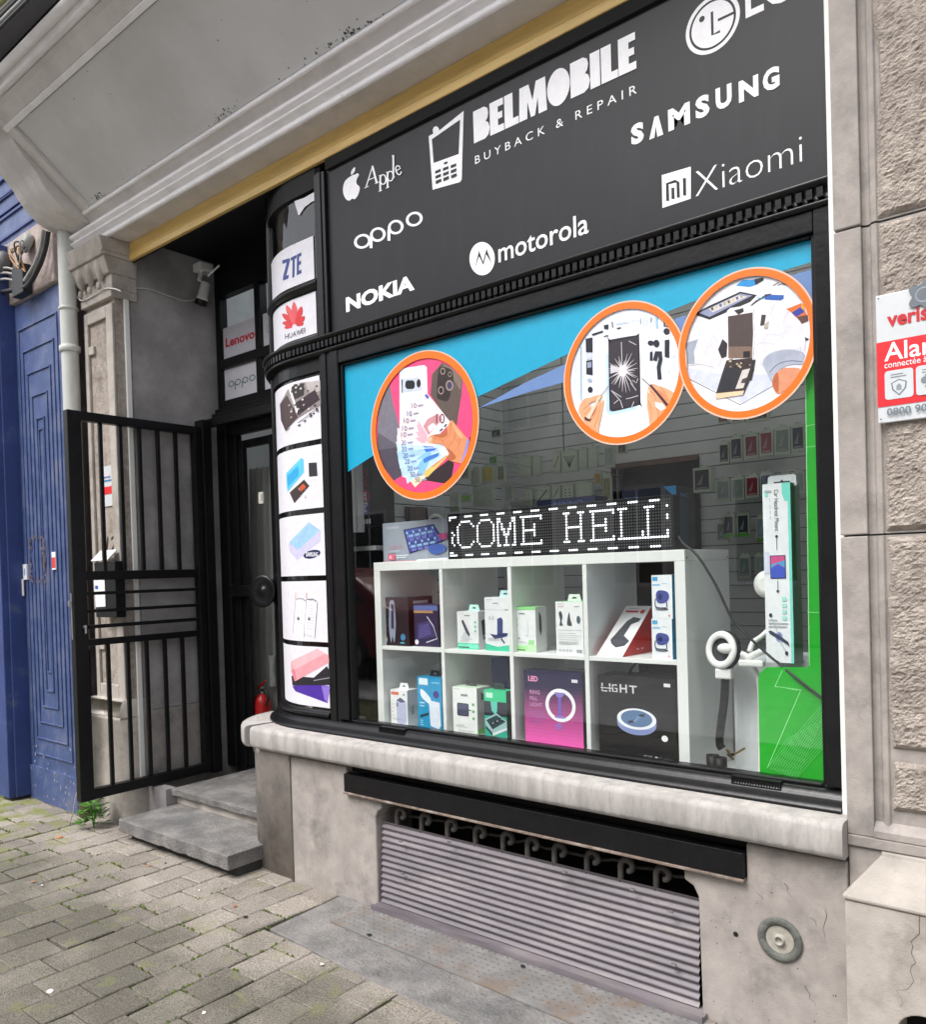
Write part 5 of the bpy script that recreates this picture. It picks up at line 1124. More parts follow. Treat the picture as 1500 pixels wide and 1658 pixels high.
# ---------------------------------------------------------------- boxed goods
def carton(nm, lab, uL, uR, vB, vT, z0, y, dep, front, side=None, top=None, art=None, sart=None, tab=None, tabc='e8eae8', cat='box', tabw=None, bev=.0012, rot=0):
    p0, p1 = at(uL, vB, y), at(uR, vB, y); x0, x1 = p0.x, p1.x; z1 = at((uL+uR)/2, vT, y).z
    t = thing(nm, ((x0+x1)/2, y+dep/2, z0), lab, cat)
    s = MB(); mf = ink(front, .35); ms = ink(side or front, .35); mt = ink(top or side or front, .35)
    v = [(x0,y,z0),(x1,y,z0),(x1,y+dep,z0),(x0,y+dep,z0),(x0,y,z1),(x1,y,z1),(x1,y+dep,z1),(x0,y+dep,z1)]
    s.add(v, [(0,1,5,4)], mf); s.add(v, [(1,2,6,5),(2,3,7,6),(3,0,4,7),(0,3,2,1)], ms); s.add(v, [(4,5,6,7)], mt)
    if art: art(Art(Tface(x0,x1,z0,z1,y), s, step=.00006))
    if len(front) == 6 and sum(lin(front)) > 1.8:
        B = Art(Tface(x0,x1,z0,z1,y), s, step=.00004, base=.0024); [B.rect(.12+.0*k, .235-.018*k, .12+rnd.uniform(.3,.7), .241-.018*k, 'a9acb0') for k in range(3)]; [B.rect(.08+.05*k,.955,.12+.05*k,.965,'b8babd') for k in range(5)]
    if sart: sart(Art(Tside(x1,y,y+dep,z0,z1), s, step=.00006))
    ct = s.build('carton', t)
    if tab:
        c = (x0+x1)/2 if tabw is None else x0+(x1-x0)*tabw; h = .026; wd = .030; yy = y+dep*.5; s = MB(); m = ink(tabc, .35)
        pts = [(c-wd,z1),(c-wd*.75,z1+h),(c+wd*.75,z1+h),(c+wd,z1)]; inn = [(c-wd*.4,z1+h*.35),(c-wd*.2,z1+h*.62),(c+wd*.2,z1+h*.62),(c+wd*.4,z1+h*.35)]
        s.prism([(a,yy,b) for a,b in [pts[0],pts[1],inn[1],inn[0]]],(0,.0015,0),m); s.prism([(a,yy,b) for a,b in [pts[1],pts[2],inn[2],inn[1]]],(0,.0015,0),m); s.prism([(a,yy,b) for a,b in [pts[2],pts[3],inn[3],inn[2]]],(0,.0015,0),m); s.prism([(a,yy,b) for a,b in [pts[3],pts[0],inn[0],inn[3]]],(0,.0015,0),m)
        s.build('hang_tab', ct)
    return t
def a_trim(A):
    A.poly(smooth([(.36,.06),(.30,.4),(.33,.75),(.36,.92),(.5,.93),(.54,.7),(.55,.4),(.48,.06),(.42,.2)],3,True),'8d93a8'); A.poly([(.38,.35),(.48,.35),(.50,.85),(.40,.86)],'2c2f4a'); A.rect(.05,.86,.22,.92,'6a6a70'); A.rect(.06,.78,.2,.8,'b9b9c0')
    for y in (.66,.54,.42,.3): A.ell(.13,y,.05,.03,'a9acb8'); A.rect(.2,y-.005,.3,y+.005,'55565e')
    A.ell(.15,.12,.09,.07,'d8d8dc'); A.ell(.8,.18,.09,.07,'3f7fa8'); A.rect(.7,.05,.85,.08,'3fa0b8')
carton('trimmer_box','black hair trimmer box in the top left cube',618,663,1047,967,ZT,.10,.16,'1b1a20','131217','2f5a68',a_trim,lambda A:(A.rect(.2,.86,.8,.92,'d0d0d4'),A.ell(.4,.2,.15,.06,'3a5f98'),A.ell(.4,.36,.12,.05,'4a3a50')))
def a_clip(A):
    A.rect(0,.86,1,.98,'5566a0'); A.rect(.0,.80,.8,.86,'b08a5a'); A.poly([(.1,.15),(.15,.55),(.7,.62),(.85,.25)],'3d3868'); A.poly([(.2,.2),(.25,.5),(.6,.55),(.7,.3)],'57508c'); A.stroke([(.55,.72),(.8,.5),(.95,.2),(.5,.1)],.03,'c4c4d8'); A.ell(.1,.1,.08,.06,'d8d8dc')
    for k in range(5): A.stroke([(.28+.08*k,.24),(.30+.07*k,.5)],.015,'2a2548')
carton('clipper_box','dark purple clipper set box beside the trimmer box, top left cube',672,711,1049,979,ZT,.12,.10,'2a2746','1e1b30','33306a',a_clip)
TE = '45c8a0'
def a_wc(A):
    A.rect(0,0,1,.16,TE); A.rect(.03,.03,.97,.13,'7edfc0'); A.rect(.05,.035,.55,.065,'2a2a2e'); A.poly([(.2,.75),(.3,.78),(.6,.4),(.55,.3),(.45,.38)],'4b525e'); A.poly([(.15,.28),(.35,.48),(.6,.3),(.75,.26),(.3,.24)],'c9ced4'); A.bars(.35,.65,[.88],.025,'8a8d92')
    for y in (.72,.6,.48): A.ell(.86,y,.05,.03,'5ac0a0')
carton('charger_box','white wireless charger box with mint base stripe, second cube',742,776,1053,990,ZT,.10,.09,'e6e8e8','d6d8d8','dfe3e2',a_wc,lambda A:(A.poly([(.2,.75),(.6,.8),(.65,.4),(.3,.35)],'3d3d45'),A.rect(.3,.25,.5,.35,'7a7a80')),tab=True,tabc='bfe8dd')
def a_ph(A):
    A.poly(smooth([(0,.0),(1,.0),(1,.12),(.5,.08),(0,.15)],1,True)[:20] if False else [(0,0),(1,0),(1,.12),(.5,.08),(0,.14)],TE); A.poly([(.5,.25),(.52,.6),(.68,.63),(.75,.58),(.72,.25)],'3b4478'); A.poly([(.2,.32),(.4,.22),(.9,.28),(.95,.34),(.7,.34),(.45,.3)],'30386a'); A.stroke([(.65,.24),(.8,.15)],.04,'22284a'); A.bars(.35,.65,[.88],.02,'9a9da2'); A.rect(0,.77,1,.775,'c2c5c8'); A.rect(.85,.76,.97,.775,'55585c')
    for k in range(2): A.rect(.15+.15*k,.58,.25+.15*k,.65,'d0d3d6')
carton('phone_holder_box','tall white phone holder box touching the divider of the second cube',787,826,1053,967,ZT,.085,.09,'e9eaec','dcdee0','e2e4e4',a_ph,tab=True,tabc='bfe3e4',tabw=.6)
LG_ = '8fe08a'
def a_ear(A):
    A.rect(0,.94,1,1,LG_); A.rect(0,0,1,.16,'bfeeb6'); A.rect(.05,.03,.6,.13,'a5e39a'); A.rect(.08,.03,.5,.055,'2a2a2e'); A.rect(.66,.17,.92,.27,'a5e39a'); A.bars(.25,.55,[.84],.03,'8d9094'); A.stroke(smooth([(.55,.38),(.62,.36),(.66,.5),(.64,.7)],3),.02,'c3c3d0'); A.ell(.22,.3,.06,.03,'b9b9c4')
    for y in (.72,.6): A.ell(.12,y,.05,.04,'9be08c')
carton('earphone_box','white earphone box with light green edges, left in the third cube',834,869,1057,983,ZT,.10,.075,'eceeee','dcdfdc','98e090',a_ear,lambda A:A.poly([(.3,.9),(.5,.8),(.55,.5),(.45,.35),(.3,.5)],'55524e'))
def a_hold(A):
    D='3b4856'
    A.poly(smooth([(.12,.78),(.2,.82),(.26,.72),(.22,.62),(.26,.55),(.14,.55),(.17,.64)],3,True),D); A.poly(smooth([(.42,.6),(.5,.8),(.55,.66),(.6,.55),(.45,.55)],3,True),'4a4a52'); A.ell(.84,.66,.07,.075,'54616f'); A.bars(.1,.4,[.9],.012,'d8a8a0'); A.bars(.7,.9,[.9],.015,'8a8d90'); A.bars(.1,.95,[.46,.40,.36,.32,.28,.24,.20],.006,'b4b7ba'); A.rect(.75,.04,.95,.10,'a0a3a6')
    for k in range(4): A.rect(.1+.13*k,.06,.19+.13*k,.10,'c4c7ca')
carton('car_holder_box','white car holder box with three small pictures, right in the third cube',902,946,1063,974,ZT,.085,.08,'eceded','dddfdf','84d88e',a_hold,tab=True,tabc='e6e8e6')
# leaning wedge box
w = thing('wedge_box', (-1.45,.15,ZT), 'red and white wedge shaped stand box in the fourth cube', 'box')
yf = .085; a = at(966,1060,yf); b = at(1008,1067,yf); a.z = b.z = ZT; yk = yf
for k_ in range(60):
    yk = yf+.005*k_; q = at(1057,1062,yk)
    if q.x <= b.x+.012: break
h_ = at(1056,981,yk).z; c2 = Vector((b.x+.012,yk,h_)); d2 = Vector((a.x+.012,yk,h_)); bb_ = Vector((b.x+.012,yk,ZT)); ab_ = Vector((a.x+.012,yk,ZT))
s = MB(); RDC = ink('d22a22',.35); WH = ink('eceaea',.35); s.add([a,b,c2,d2],[(0,1,2,3)],WH); s.add([b,bb_,c2],[(0,1,2)],RDC); s.add([a,d2,ab_],[(0,1,2)],RDC); s.add([bb_,ab_,d2,c2],[(0,1,2,3)],RDC); s.add([a,b,bb_,ab_],[(0,1,2,3)],WH)
nn = (b-a).cross(d2-a).normalized()
if nn.y > 0: nn = -nn
A = Art(lambda p,q,k: a+(b-a)*p+(d2-a)*q+nn*k, s, step=.00006)
A.poly([(.18,.32),(.30,.25),(.55,.18),(.85,.22),(.92,.30),(.60,.40),(.62,.62),(.85,.68),(.88,.74),(.55,.77),(.38,.68)],'46484f'); A.stroke([(.18,.32),(.30,.25),(.55,.18),(.85,.22)],.02,'2c2d33'); A.rect(.12,.86,.62,.90,'c83a3a'); A.ell(.78,.88,.09,.04,'c83a3a'); A.bars(.2,.6,[.935],.012,'a9a9ad')
A = Art(lambda p,q,k: Vector((b.x+.012*p+k,yf+(yk-yf)*p,ZT+(h_-ZT)*q)), s); A.rect(.45,.1,.53,.13,'e9b0a8'); A.rect(.6,.1,.68,.13,'e9b0a8')
s.build('carton', w)
def a_fan(A):
    A.rect(.04,.87,.30,.96,'49a8d8'); A.rect(.04,.76,.42,.80,'8fc4e2'); A.bars(.5,.8,[.8],.015,'b8c6d0'); A.ell(.5,.50,.30,.15,'343c78'); A.poly(smooth([(.2,.55),(.35,.65),(.75,.62),(.85,.5),(.7,.38),(.3,.36)],3,True),'454e96'); A.ell(.42,.5,.1,.07,'23285a'); A.stroke(smooth([(.18,.46),(.16,.3),(.3,.24),(.7,.24)],3),.05,'3a3f60'); A.ell(.5,.22,.3,.03,'30344c'); A.stroke([(.72,.38),(.74,.26)],.05,'3a3f60'); A.rect(.78,.05,.88,.10,'e3a29a')
zs_ = at(1075,1002,.085).z
t1 = carton('fan_box','white and blue box with a small fan picture, lower of the stacked pair',1057,1090,1071,1002,ZT,.085,.16,'eceff2','1d86ae','e3e8ec',a_fan)
t2 = carton('fan_box','white and blue box with a small fan picture, upper of the stacked pair',1057,1090,1002,931,zs_+.0006,.085,.16,'eceff2','1d86ae','e3e8ec',a_fan)
# bottom row
def a_pb(A):
    A.rect(.05,.86,.5,.94,'e2714a'); A.poly([(.35,.72),(.6,.80),(.92,.70),(.92,.14),(.62,.08),(.36,.14)],'c0c3e0'); A.poly([(.35,.72),(.6,.80),(.92,.70),(.64,.66)],'55597a'); A.rect(.38,.55,.44,.66,'2f2f3c'); A.ell(.8,.88,.06,.03,'9a9da0'); A.bars(.08,.2,[.7,.6,.5,.4,.3],.015,'b4b7ba')
carton('power_bank_box','small white power bank box with an orange mark, bottom left cube',634,661,1172,1117,ZB,.10,.07,'f0efee','d8dcde','e6e8e8',a_pb,lambda A:A.poly([(.3,.55),(.6,.6),(.6,.35),(.3,.32)],'aab4be'),tab=True)
def a_blue(A):
    A.rect(.08,.86,.45,.98,'e0eef6'); A.bars(.6,.95,[.9],.02,'7fd0ee'); A.poly(smooth([(.12,.72),(.2,.78),(.55,.62),(.5,.52),(.2,.62)],3,True),'e9f2f6'); A.poly([(.48,.52),(.56,.58),(.92,.56),(.94,.14),(.85,.08),(.52,.12)],'e2e8f4'); A.ell(.78,.70,.12,.07,'3a2f8a'); A.poly([(.1,.30),(.45,.36),(.45,.32),(.1,.25)],'18303c'); A.bars(.1,.35,[.52,.46],.02,'bfe6f4'); A.bars(.1,.25,[.2,.16,.12],.012,'bfe6f4'); A.rect(.7,.02,.96,.07,'d3eaf4')
carton('lamp_box','bright blue box with a white folding lamp, bottom left cube',678,717,1180,1097,ZB,.085,.08,'1296c8','0e7fae','1a8ab8',a_blue,tab=True,tabc='202228')
def a_sq(A):
    A.rrect(.18,.42,.66,.68,.05,.03,'2f3140'); A.rrect(.21,.44,.63,.66,.05,.03,'474b66'); A.stroke([(.66,.55),(.76,.55)],.02,'333'*2); A.bars(.35,.68,[.82],.045,'8f9298'); A.bars(.2,.85,[.12,.08],.012,'b6b9bc')
    for y in (.67,.53,.39): A.ell(.85,y,.05,.03,'6fb86a')
carton('speaker_box','white box with a dark square gadget, bottom of the second cube',735,774,1187,1113,ZB,.09,.09,'edeeec','dcdfdc','cfe8cc',a_sq,lambda A:(A.poly([(.3,.92),(.5,.86),(.5,.74),(.3,.76)],'2a2c30'),A.rect(0,.08,1,.18,'7fd06a')),tab=True,tabc='3a3d40')
def a_gr(A):
    A.rect(0,.78,1,1,'2fc98c'); A.rect(.1,.85,.4,.95,'c9efdf'); A.rect(0,.5,1,.78,'1d2433'); A.poly([(.3,.78),(.6,.78),(.58,.6),(.5,.52),(.34,.6)],'5fc7b4'); A.poly([(.02,.42),(.55,.56),(1,.42),(1,.3),(.35,.16),(.05,.3)],'9fc4c2'); A.poly([(.08,.40),(.55,.52),(.95,.41),(.36,.23)],'1d3f48'); A.poly([(.05,.3),(.35,.16),(.35,.10),(.06,.24)],'2a2f3c'); A.poly([(.35,.16),(1,.3),(1,.25),(.36,.10)],'dfe9ea')
    for k in range(3): A.ell(.36+.2*k,.34+.05*k,.07,.045,'14161c'); A.ell(.38+.2*k,.355+.05*k,.025,.018,'c9c9cc')
    A.rect(.05,.03,.25,.09,'e4efe9')
carton('earbud_box','green box with a tray of black earbuds, bottom of the second cube',786,822,1196,1118,ZB,.085,.06,'2fae94','1d2a2a','2fbf8a',a_gr,tab=True,tabc='2f3a3a')
def a_x(A): A.text('X1',.25,.35,.8,.5,'2f6fa8')
carton('tall_blue_box','tall navy box standing behind the green earbud box',800,826,1190,1066,ZB,.28,.10,'0d3f78','0a2c55','0d3f78',a_x)
# ring light boxes
def grad(A, c0, c1, n=22, e=1.6):
    a_, b_ = lin(c0), lin(c1)
    for i in range(n):
        t = max(0,(i/(n-1)-.12)/.88)**.8; t = min(1,t*1.25); c = tuple(a_[k]+(b_[k]-a_[k])*t for k in range(3))
        A.k -= A.st
        A.rect(0,i/n,1,(i+1)/n,mat(f'purple fade {i}', c, .3, .03, 20))
def a_ring(A):
    grad(A,'ee63b4','1d1840'); A.k += .0001
    A.text('LED',.08,.86,.25,.93,'f59ac4',.04); A.text('RING',.10,.69,.28,.745,'c887b8',.02); A.text('FILL',.10,.61,.24,.66,'c887b8',.02); A.text('LIGHT',.10,.53,.32,.58,'c887b8',.02)
    A.bars(.09,.38,[.46,.43,.40,.37,.34,.31],.006,'9a6ab0'); A.ring(.63,.575,.255,.215,.055,.05,'f6f3f8',56); A.stroke([(.62,.72),(.62,.44)],.05,'6d57b8'); A.poly([(.53,.74),(.72,.74),(.66,.68),(.58,.68)],'8b78c8'); A.ell(.62,.42,.10,.015,'8b78c8'); A.ell(.60,.30,.06,.045,'a06ab8'); A.rect(.83,.88,.93,.92,'e6e2ea')
carton('ring_light_box','purple to pink ring light box in the bottom row',852,946,1212,1088,ZB,.095,.06,'2a2050','181430','2a2458',a_ring)
def a_light(A):
    for q in ([(.06,.90),(.06,.805),(.13,.805)],[(.165,.90),(.165,.80)],[(.262,.885),(.205,.885),(.205,.808),(.262,.808),(.262,.845),(.235,.845)],[(.31,.90),(.31,.80)],[(.31,.85),(.385,.85)],[(.385,.90),(.385,.80)],[(.425,.885),(.525,.885)],[(.475,.885),(.475,.80)]): A.stroke(q,.02,'dddbe0',asp=1.2)
    A.rect(.03,.855,.29,.863,'101015'); A.rect(.04,.838,.20,.848,'dddbe0'); A.rect(.045,.822,.19,.829,'101015'); A.ell(.51,.44,.255,.13,'8a96c8'); A.poly([(.255,.50),(.765,.50),(.765,.44),(.255,.44)],'8a96c8'); A.ell(.51,.50,.255,.125,'eef0f6',n=48); A.ell(.51,.505,.205,.10,'54749c',n=48)
    A.stroke([(.40,.455),(.47,.47),(.56,.545),(.62,.555)],.03,'1a2030'); A.poly([(.46,.47),(.50,.46),(.57,.53),(.53,.545)],'6a8cb4'); A.ell(.865,.305,.04,.036,'f0eff2'); A.text('FC CE',.60,.055,.70,.085,'cfcdd2',.0); A.ell(.755,.07,.018,.016,'cfcdd2'); A.text('X',.79,.055,.82,.085,'8f8d92'); A.bars(.84,.97,[.06],.01,'9a989e',.0); A.rect(.87,.905,.95,.945,'eceaee'); A.rect(.18,.94,.30,.955,'0a0a0d'); A.rect(.70,.94,.82,.955,'0a0a0d')
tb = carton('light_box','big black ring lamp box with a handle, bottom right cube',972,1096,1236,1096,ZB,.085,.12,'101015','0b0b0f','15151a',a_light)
h0 = at(1018,1093,.145); h1 = at(1056,1096,.145); s = MB(); s.tube(smooth([h0,h0+Vector((.02,0,.035)),(h0+h1)/2+Vector((0,0,.05)),h1+Vector((-.02,0,.035)),h1],4),.005,BLK,8); s.box(h0.x-.01,h1.x+.01,.135,.155,tb.location.z+.0,h0.z-.0,BLK) if False else None; s.build('handle', tb)
# on top of the shelf
def a_kb(A):
    A.text('FOREV',.07,.84,.27,.90,'e9edf2',.0,.15); A.poly([(.33,.80),(.80,.88),(.95,.45),(.42,.18)],'363878'); A.poly([(.36,.77),(.78,.84),(.90,.47),(.44,.23)],'5567b8')
    for r in range(6):
        for k in range(13):
            x, y = .375+.0325*k+.012*r, .735+.0075*k-.088*r; A.poly([(x,y),(x+.026,y+.006),(x+.032,y-.05),(x+.006,y-.056)],('9fd0ee','4a4a9c','7f7fd0')[(r*2+k*k) % 3])
    A.poly(smooth([(.72,.32),(.80,.40),(.95,.36),(.98,.25),(.86,.14),(.74,.2)],3,True),'4b66b4'); A.bars(.1,.36,[.40,.37,.34],.008,'c77a8c'); A.bars(.1,.3,[.28,.25],.008,'e3e6ec'); A.rect(.09,.06,.20,.2,'e0607c'); A.text('4',.11,.08,.14,.18,'f4e9ec',.03); A.bars(.22,.42,[.15,.10],.018,'e8ebf0'); A.poly([(.52,0),(1,0),(1,.055),(.56,.04)],'eceef4'); A.rect(0,0,.5,.02,'e79aa8'); A.poly([(.86,.62),(1,.66),(1,.5),(.9,.48)],'b0467c')
carton('keyboard_box','grey keyboard and mouse box on the shelf unit beside the light board',621.5,727,908,843,SZ1+.0006,.135,.06,'9fa6b2','7f8690','aeb4be',a_kb)
s = MB(); p = at(705,846,.165); s.tube(smooth([(p.x-.05,.165,p.z-.02),(p.x-.02,.165,p.z+.025),(p.x+.02,.165,p.z+.028),(p.x+.06,.165,p.z-.01)],5),.006,CW,8); tag(s.build('white_loop', loc=p), 'thin white cable loop behind the grey keyboard box', 'cable')
def a_dk(A): A.text('KONIG',.06,.78,.3,.88,'3f8fd0',.02); A.poly([(.78,1),(1,1),(1,.8)],'2fa0e0'); A.rect(.02,.2,.6,.22,'2a3560')
carton('console_box','big dark navy box with a blue corner behind the light board',1010,1098,892,790,SZ1+.0006,.26,.15,'1a2038','10131f','202848',a_dk,lambda A:(A.rect(.1,.1,.6,.8,'22404a'),A.text('PMC',.2,.84,.7,.9,'5a7ab0',.02)))
carton('navy_box','low navy box behind the middle of the light board',872,966,890,806,SZ1+.0006,.30,.10,'1c2746','141b30','26345c',lambda A:A.text('BENNO',.3,.86,.8,.94,'56709f',.0))
# light board
bd = thing('light_board', (-1.69,.13,SZ1), 'black dot matrix light board showing white letters, on the shelf unit', 'LED sign')
q0, q1 = at(726,868,.10), at(1092,846,.10); LX0, LX1 = q0.x, q1.x; LZ0, LZ1 = SZ1+.0006, at(726,832,.10).z-.002
s = MB(); s.box(LX0,LX1,.10,.15,LZ0,LZ1,BLKM); bdc = s.build('case', bd, bevel=.002)
NX, NZ = 96, 16; mx_, mz_ = .008, .010; cw, chh = (LX1-LX0-2*mx_)/NX, (LZ1-LZ0-2*mz_)/NZ
lit = set()
GL = {'C':["..#####..",".#.....#.","#.......#","#........","#........","#........","#........","#........","#.......#",".#.....#.","..#####.."],
 'O':["..#####..",".#.....#.","#.......#","#.......#","#.......#","#.......#","#.......#","#.......#","#.......#",".#.....#.","..#####.."],
 'M':["##.....##","##.....##","#.#...#.#","#.#...#.#","#.##.##.#","#..#.#..#","#..###..#","#...#...#","#...#...#","#...#...#","##.###.##"],
 'E':["##########",".#.......#",".#........",".#....#...",".#....#...",".######...",".#....#...",".#....#...",".#........",".#.......#","##########"],
 'H':["###...###",".#.....#.",".#.....#.",".#.....#.",".#.....#.",".#######.",".#.....#.",".#.....#.",".#.....#.",".#.....#.","###...###"],
 'L':["####......",".#........",".#........",".#........",".#........",".#........",".#........",".#........",".#.......#",".#.......#","##########"]}
def put(ch, c0):
    for r, row in enumerate(GL[ch]):
        for c_, x in enumerate(row):
            if x == '#' and 0 <= c0+c_ < NX-2: lit.add((c0+c_, 13-r))
for ch, c0 in (('C',4),('O',14),('M',24),('E',35),('H',54),('E',65),('L',76),('L',86)): put(ch, c0)
for c_ in range(NX):
    if (c_ % 8) < 4: lit.add((c_, 15)); lit.add((c_, 0))
for (a_, b_) in ((0,1),(1,1),(1,5),(1,6),(1,7),(1,9),(2,8),(2,4),(94,3),(94,4),(94,5),(94,9),(94,10),(94,13),(0,14)): lit.add((a_, b_))
LEDW = emit('white LED', (.92,.95,1.0), 1.6); LEDD = mat('unlit LED', (.09,.088,.09), .4, .1, 20)
s1_, s2_ = MB(), MB()
for c_ in range(NX):
    for r in range(NZ):
        x, z = LX0+mx_+cw*(c_+.5), LZ0+mz_+chh*(r+.5); on = (c_, r) in lit; hw, hh = (cw*.36, chh*.34) if on else (cw*.3, chh*.3)
        (s1_ if on else s2_).poly([(x-hw,.0985,z-hh*.5),(x-hw*.5,.0985,z-hh),(x+hw*.5,.0985,z-hh),(x+hw,.0985,z-hh*.5),(x+hw,.0985,z+hh*.5),(x+hw*.5,.0985,z+hh),(x-hw*.5,.0985,z+hh),(x-hw,.0985,z+hh*.5)], LEDW if on else LEDD)
s1_.build('lit_text', bdc); s2_.build('unlit_dots', bdc)
# left side of the window
carton('tall_black_box','tall black box with a purple badge and red letters, left in the window',581,606,862,742,1.62-.0,.16,.14,'17141a','0f0d12',None,lambda A:(A.rrect(.22,.18,.78,.55,.25,.08,'3a2a7a'),A.rrect(.22,.36,.78,.55,.25,.08,'a02848'),A.text('MJ26',.34,.22,.66,.52,'e6e2ea',.03,rot='ccw'),A.text('RG',.24,.60,.76,.84,'8a1f2a',.03,rot='ccw'),[A.rect(.16+.18*k,.05,.28+.18*k,.12,'d8d6da') for k in range(4)]))
s = MB(); p0, p1 = at(570,862,.12), at(580.5,862,.12); s.box(p0.x,p1.x,.12,.16,p0.z,at(575,745,.12).z,ink('c9c9ca')); tag(s.build('white_box', loc=p0), 'narrow white box beside the tall black box', 'box')
s = MB(); p0, p1 = at(569,893,.14), at(616,884,.14); s.box(p0.x-.0,p1.x,.11,.5,p0.z,p0.z+.02,mat('grey counter',(.33,.33,.33),.5,.1,5)); zz = p0.z+.0205
s.box(p0.x,p0.x+.03,.2,.46,.681,p0.z-.0005,BLKM); s.box(p0.x,p1.x-.02,.16,.165,p0.z-.5,p0.z-.0005,BLKM); tag(s.build('side_counter', loc=(p0.x,.3,.681)), 'grey topped dark counter at the left edge of the window', 'counter')
for nm in ('tall_black_box','white_box'):
    pass
# right side of the window
t_ = carton('headrest_mount_box','tall white and mint box reading car headrest mount',1242,1287,1080,782,1.086,.105,.09,'eef1f4','1f7a34','cfd6d6',
  lambda A:(A.poly([(.70,1),(1,1),(1,0),(.9,0),(.9,.90),(.78,.90),(.70,.94)],'7fe0d0'),A.text('Car Headrest Mount',.42,.735,.58,.965,'3a4046',.0,rot='cw'),A.bars(.25,.29,[.80,.83,.86,.9],.02,'c9ced4'),A.rect(.08,.93,.2,.965,'9fe6d6'),
   A.rect(.22,.47,.78,.60,'3a3468'),A.rect(.25,.475,.75,.595,'d0588c'),A.poly([(.25,.475),(.75,.475),(.75,.53),(.5,.55),(.25,.53)],'4a5fc8'),A.poly([(.25,.53),(.5,.555),(.75,.53),(.75,.57),(.25,.55)],'4fa8d8'),A.stroke([(.48,.63),(.48,.70)],.025,'6a7080'),A.stroke([(.48,.40),(.48,.46)],.025,'6a7080'),A.ell(.48,.705,.05,.008,'3a4050'),A.ell(.48,.40,.05,.008,'3a4050'),
   A.rect(.0,.5,.2,.62,'d8dcf0'),A.ell(.48,.145,.13,.028,'8fa0d0'),A.ell(.48,.145,.08,.018,'5a6a98'),A.poly([(.10,.175),(.15,.16),(.80,.10),(.86,.09),(.8,.12),(.2,.18)],'3a4058'),A.stroke([(.2,.26),(.44,.17)],.02,'c9ced8'),A.stroke([(.52,.12),(.72,.06)],.02,'c9ced8'),A.ell(.2,.265,.06,.012,'2a2f40'),A.ell(.74,.055,.06,.012,'2a2f40'),[A.rect(.62,.24+.035*k,.78,.262+.035*k,'a9e8d8') for k in range(4)]))
s = MB(); x0, x1 = t_.location.x-.05, t_.location.x+.06; ztop = at(1265,786,.105).z; s.prism([(x0+.01,.145,ztop),(x0+.012,.145,ztop+.032),(x0+.02,.145,ztop+.036),(x1-.02,.145,ztop+.036),(x1-.012,.145,ztop+.032),(x1-.01,.145,ztop)],(0,.0015,0),ink('e6eaec')); s.poly([(x0+.03,.1445,ztop+.016),(x0+.05,.1445,ztop+.016),(x0+.055,.1445,ztop+.022),(x0+.06,.1445,ztop+.016),(x1-.03,.1445,ztop+.016),(x1-.03,.1445,ztop+.012),(x0+.03,.1445,ztop+.012)],ink('2a2a2a')); s.build('hang_tab', t_)
s = MB(); p0, p1 = at(1187,1060,.16), at(1243,1060,.16); s.box(at(1187,1060,.20).x,-.70,.20,.45,.6805,1.085,ink('d3d7d9')); tag(s.build('white_carton', bevel=.003, loc=(p0.x,.2,.68)), 'plain white carton behind the green panel, under the tall box', 'box')
rl = thing('desk_ring_lamp', (-1.03,.12,.68), 'white clip-on ring lamp on a black gooseneck at the window', 'lamp')
c = at(1168,1052,.10); s = MB(); ax = (-.35,-1,.15); N_ = Vector(ax).normalized()
def torus(s, c, ax, R, r, m, seg=32, rr=10):
    ax = Vector(ax).normalized(); a = ax.orthogonal().normalized(); b = ax.cross(a); vs = []; fs = []
    for i in range(seg):
        t = 2*math.pi*i/seg; d = a*math.cos(t)+b*math.sin(t)
        for j in range(rr): q = 2*math.pi*j/rr; vs.append(c+d*(R+r*math.cos(q))+ax*r*.7*math.sin(q))
    for i in range(seg):
        for j in range(rr): fs.append((i*rr+j, i*rr+(j+1) % rr, ((i+1) % seg)*rr+(j+1) % rr, ((i+1) % seg)*rr+j))
    s.add(vs, fs, m, True)
torus(s, c, ax, .050, .0125, WPLAST); s.build('ring', rl)
s = MB(); s.lathe([(.064,-.02),(.064,-.01),(.050,-.009)], BLKM, 32, c-N_*.0, N_); s.lathe([(.038,-.006),(.001,-.006)], mat('dark grey disc',(.08,.085,.09),.5,.1,8), 24, c, N_); s.build('back_shell', rl)
s = MB(); s.ball(c+N_*.018+Vector((.028,0,.004)), .019, WPLAST, 1.5, .7, .9); s.tube([c+Vector((.04,.0,.0)),c+Vector((.085,.01,-.022)),c+Vector((.13,.02,.0))], .012, WPLAST, 10); s.build('ball_joint', rl)
s = MB(); s.box(c.x-.02,c.x+.035,.09,.12,c.z-.095,c.z-.06,WPLAST); s.box(c.x+.06,c.x+.14,.085,.115,c.z-.05,c.z-.028,WPLAST); s.build('clip', rl, bevel=.006)
b_ = at(1172,1212,.12); s = MB(); s.tube(smooth([(c.x+.006,.115,c.z-.09),(c.x-.0,.115,c.z-.17),(b_.x-.012,.118,c.z-.3),(b_.x-.004,.12,b_.z)],6), .0135, BLKM, 10); s.build('gooseneck', rl)
s = MB(); s.box(b_.x-.05,b_.x+.09,.08,.18,.681,.689,BLKM); s.build('base', rl, bevel=.003)
s = MB(); p = at(1185,1215,.13); s.tube(smooth([at(1232,1250,.12),at(1232,1180,.13),at(1230,1110,.13),at(1218,1072,.12),at(1205,1058,.11)],6), .0075, WPLAST, 10); s.tube(smooth([at(1214,1055,.11),at(1220,1040,.13),at(1234,1030,.16),at(1250,1015,.19)],6), .0085, WPLAST, 10); s.build('white_arm', rl)
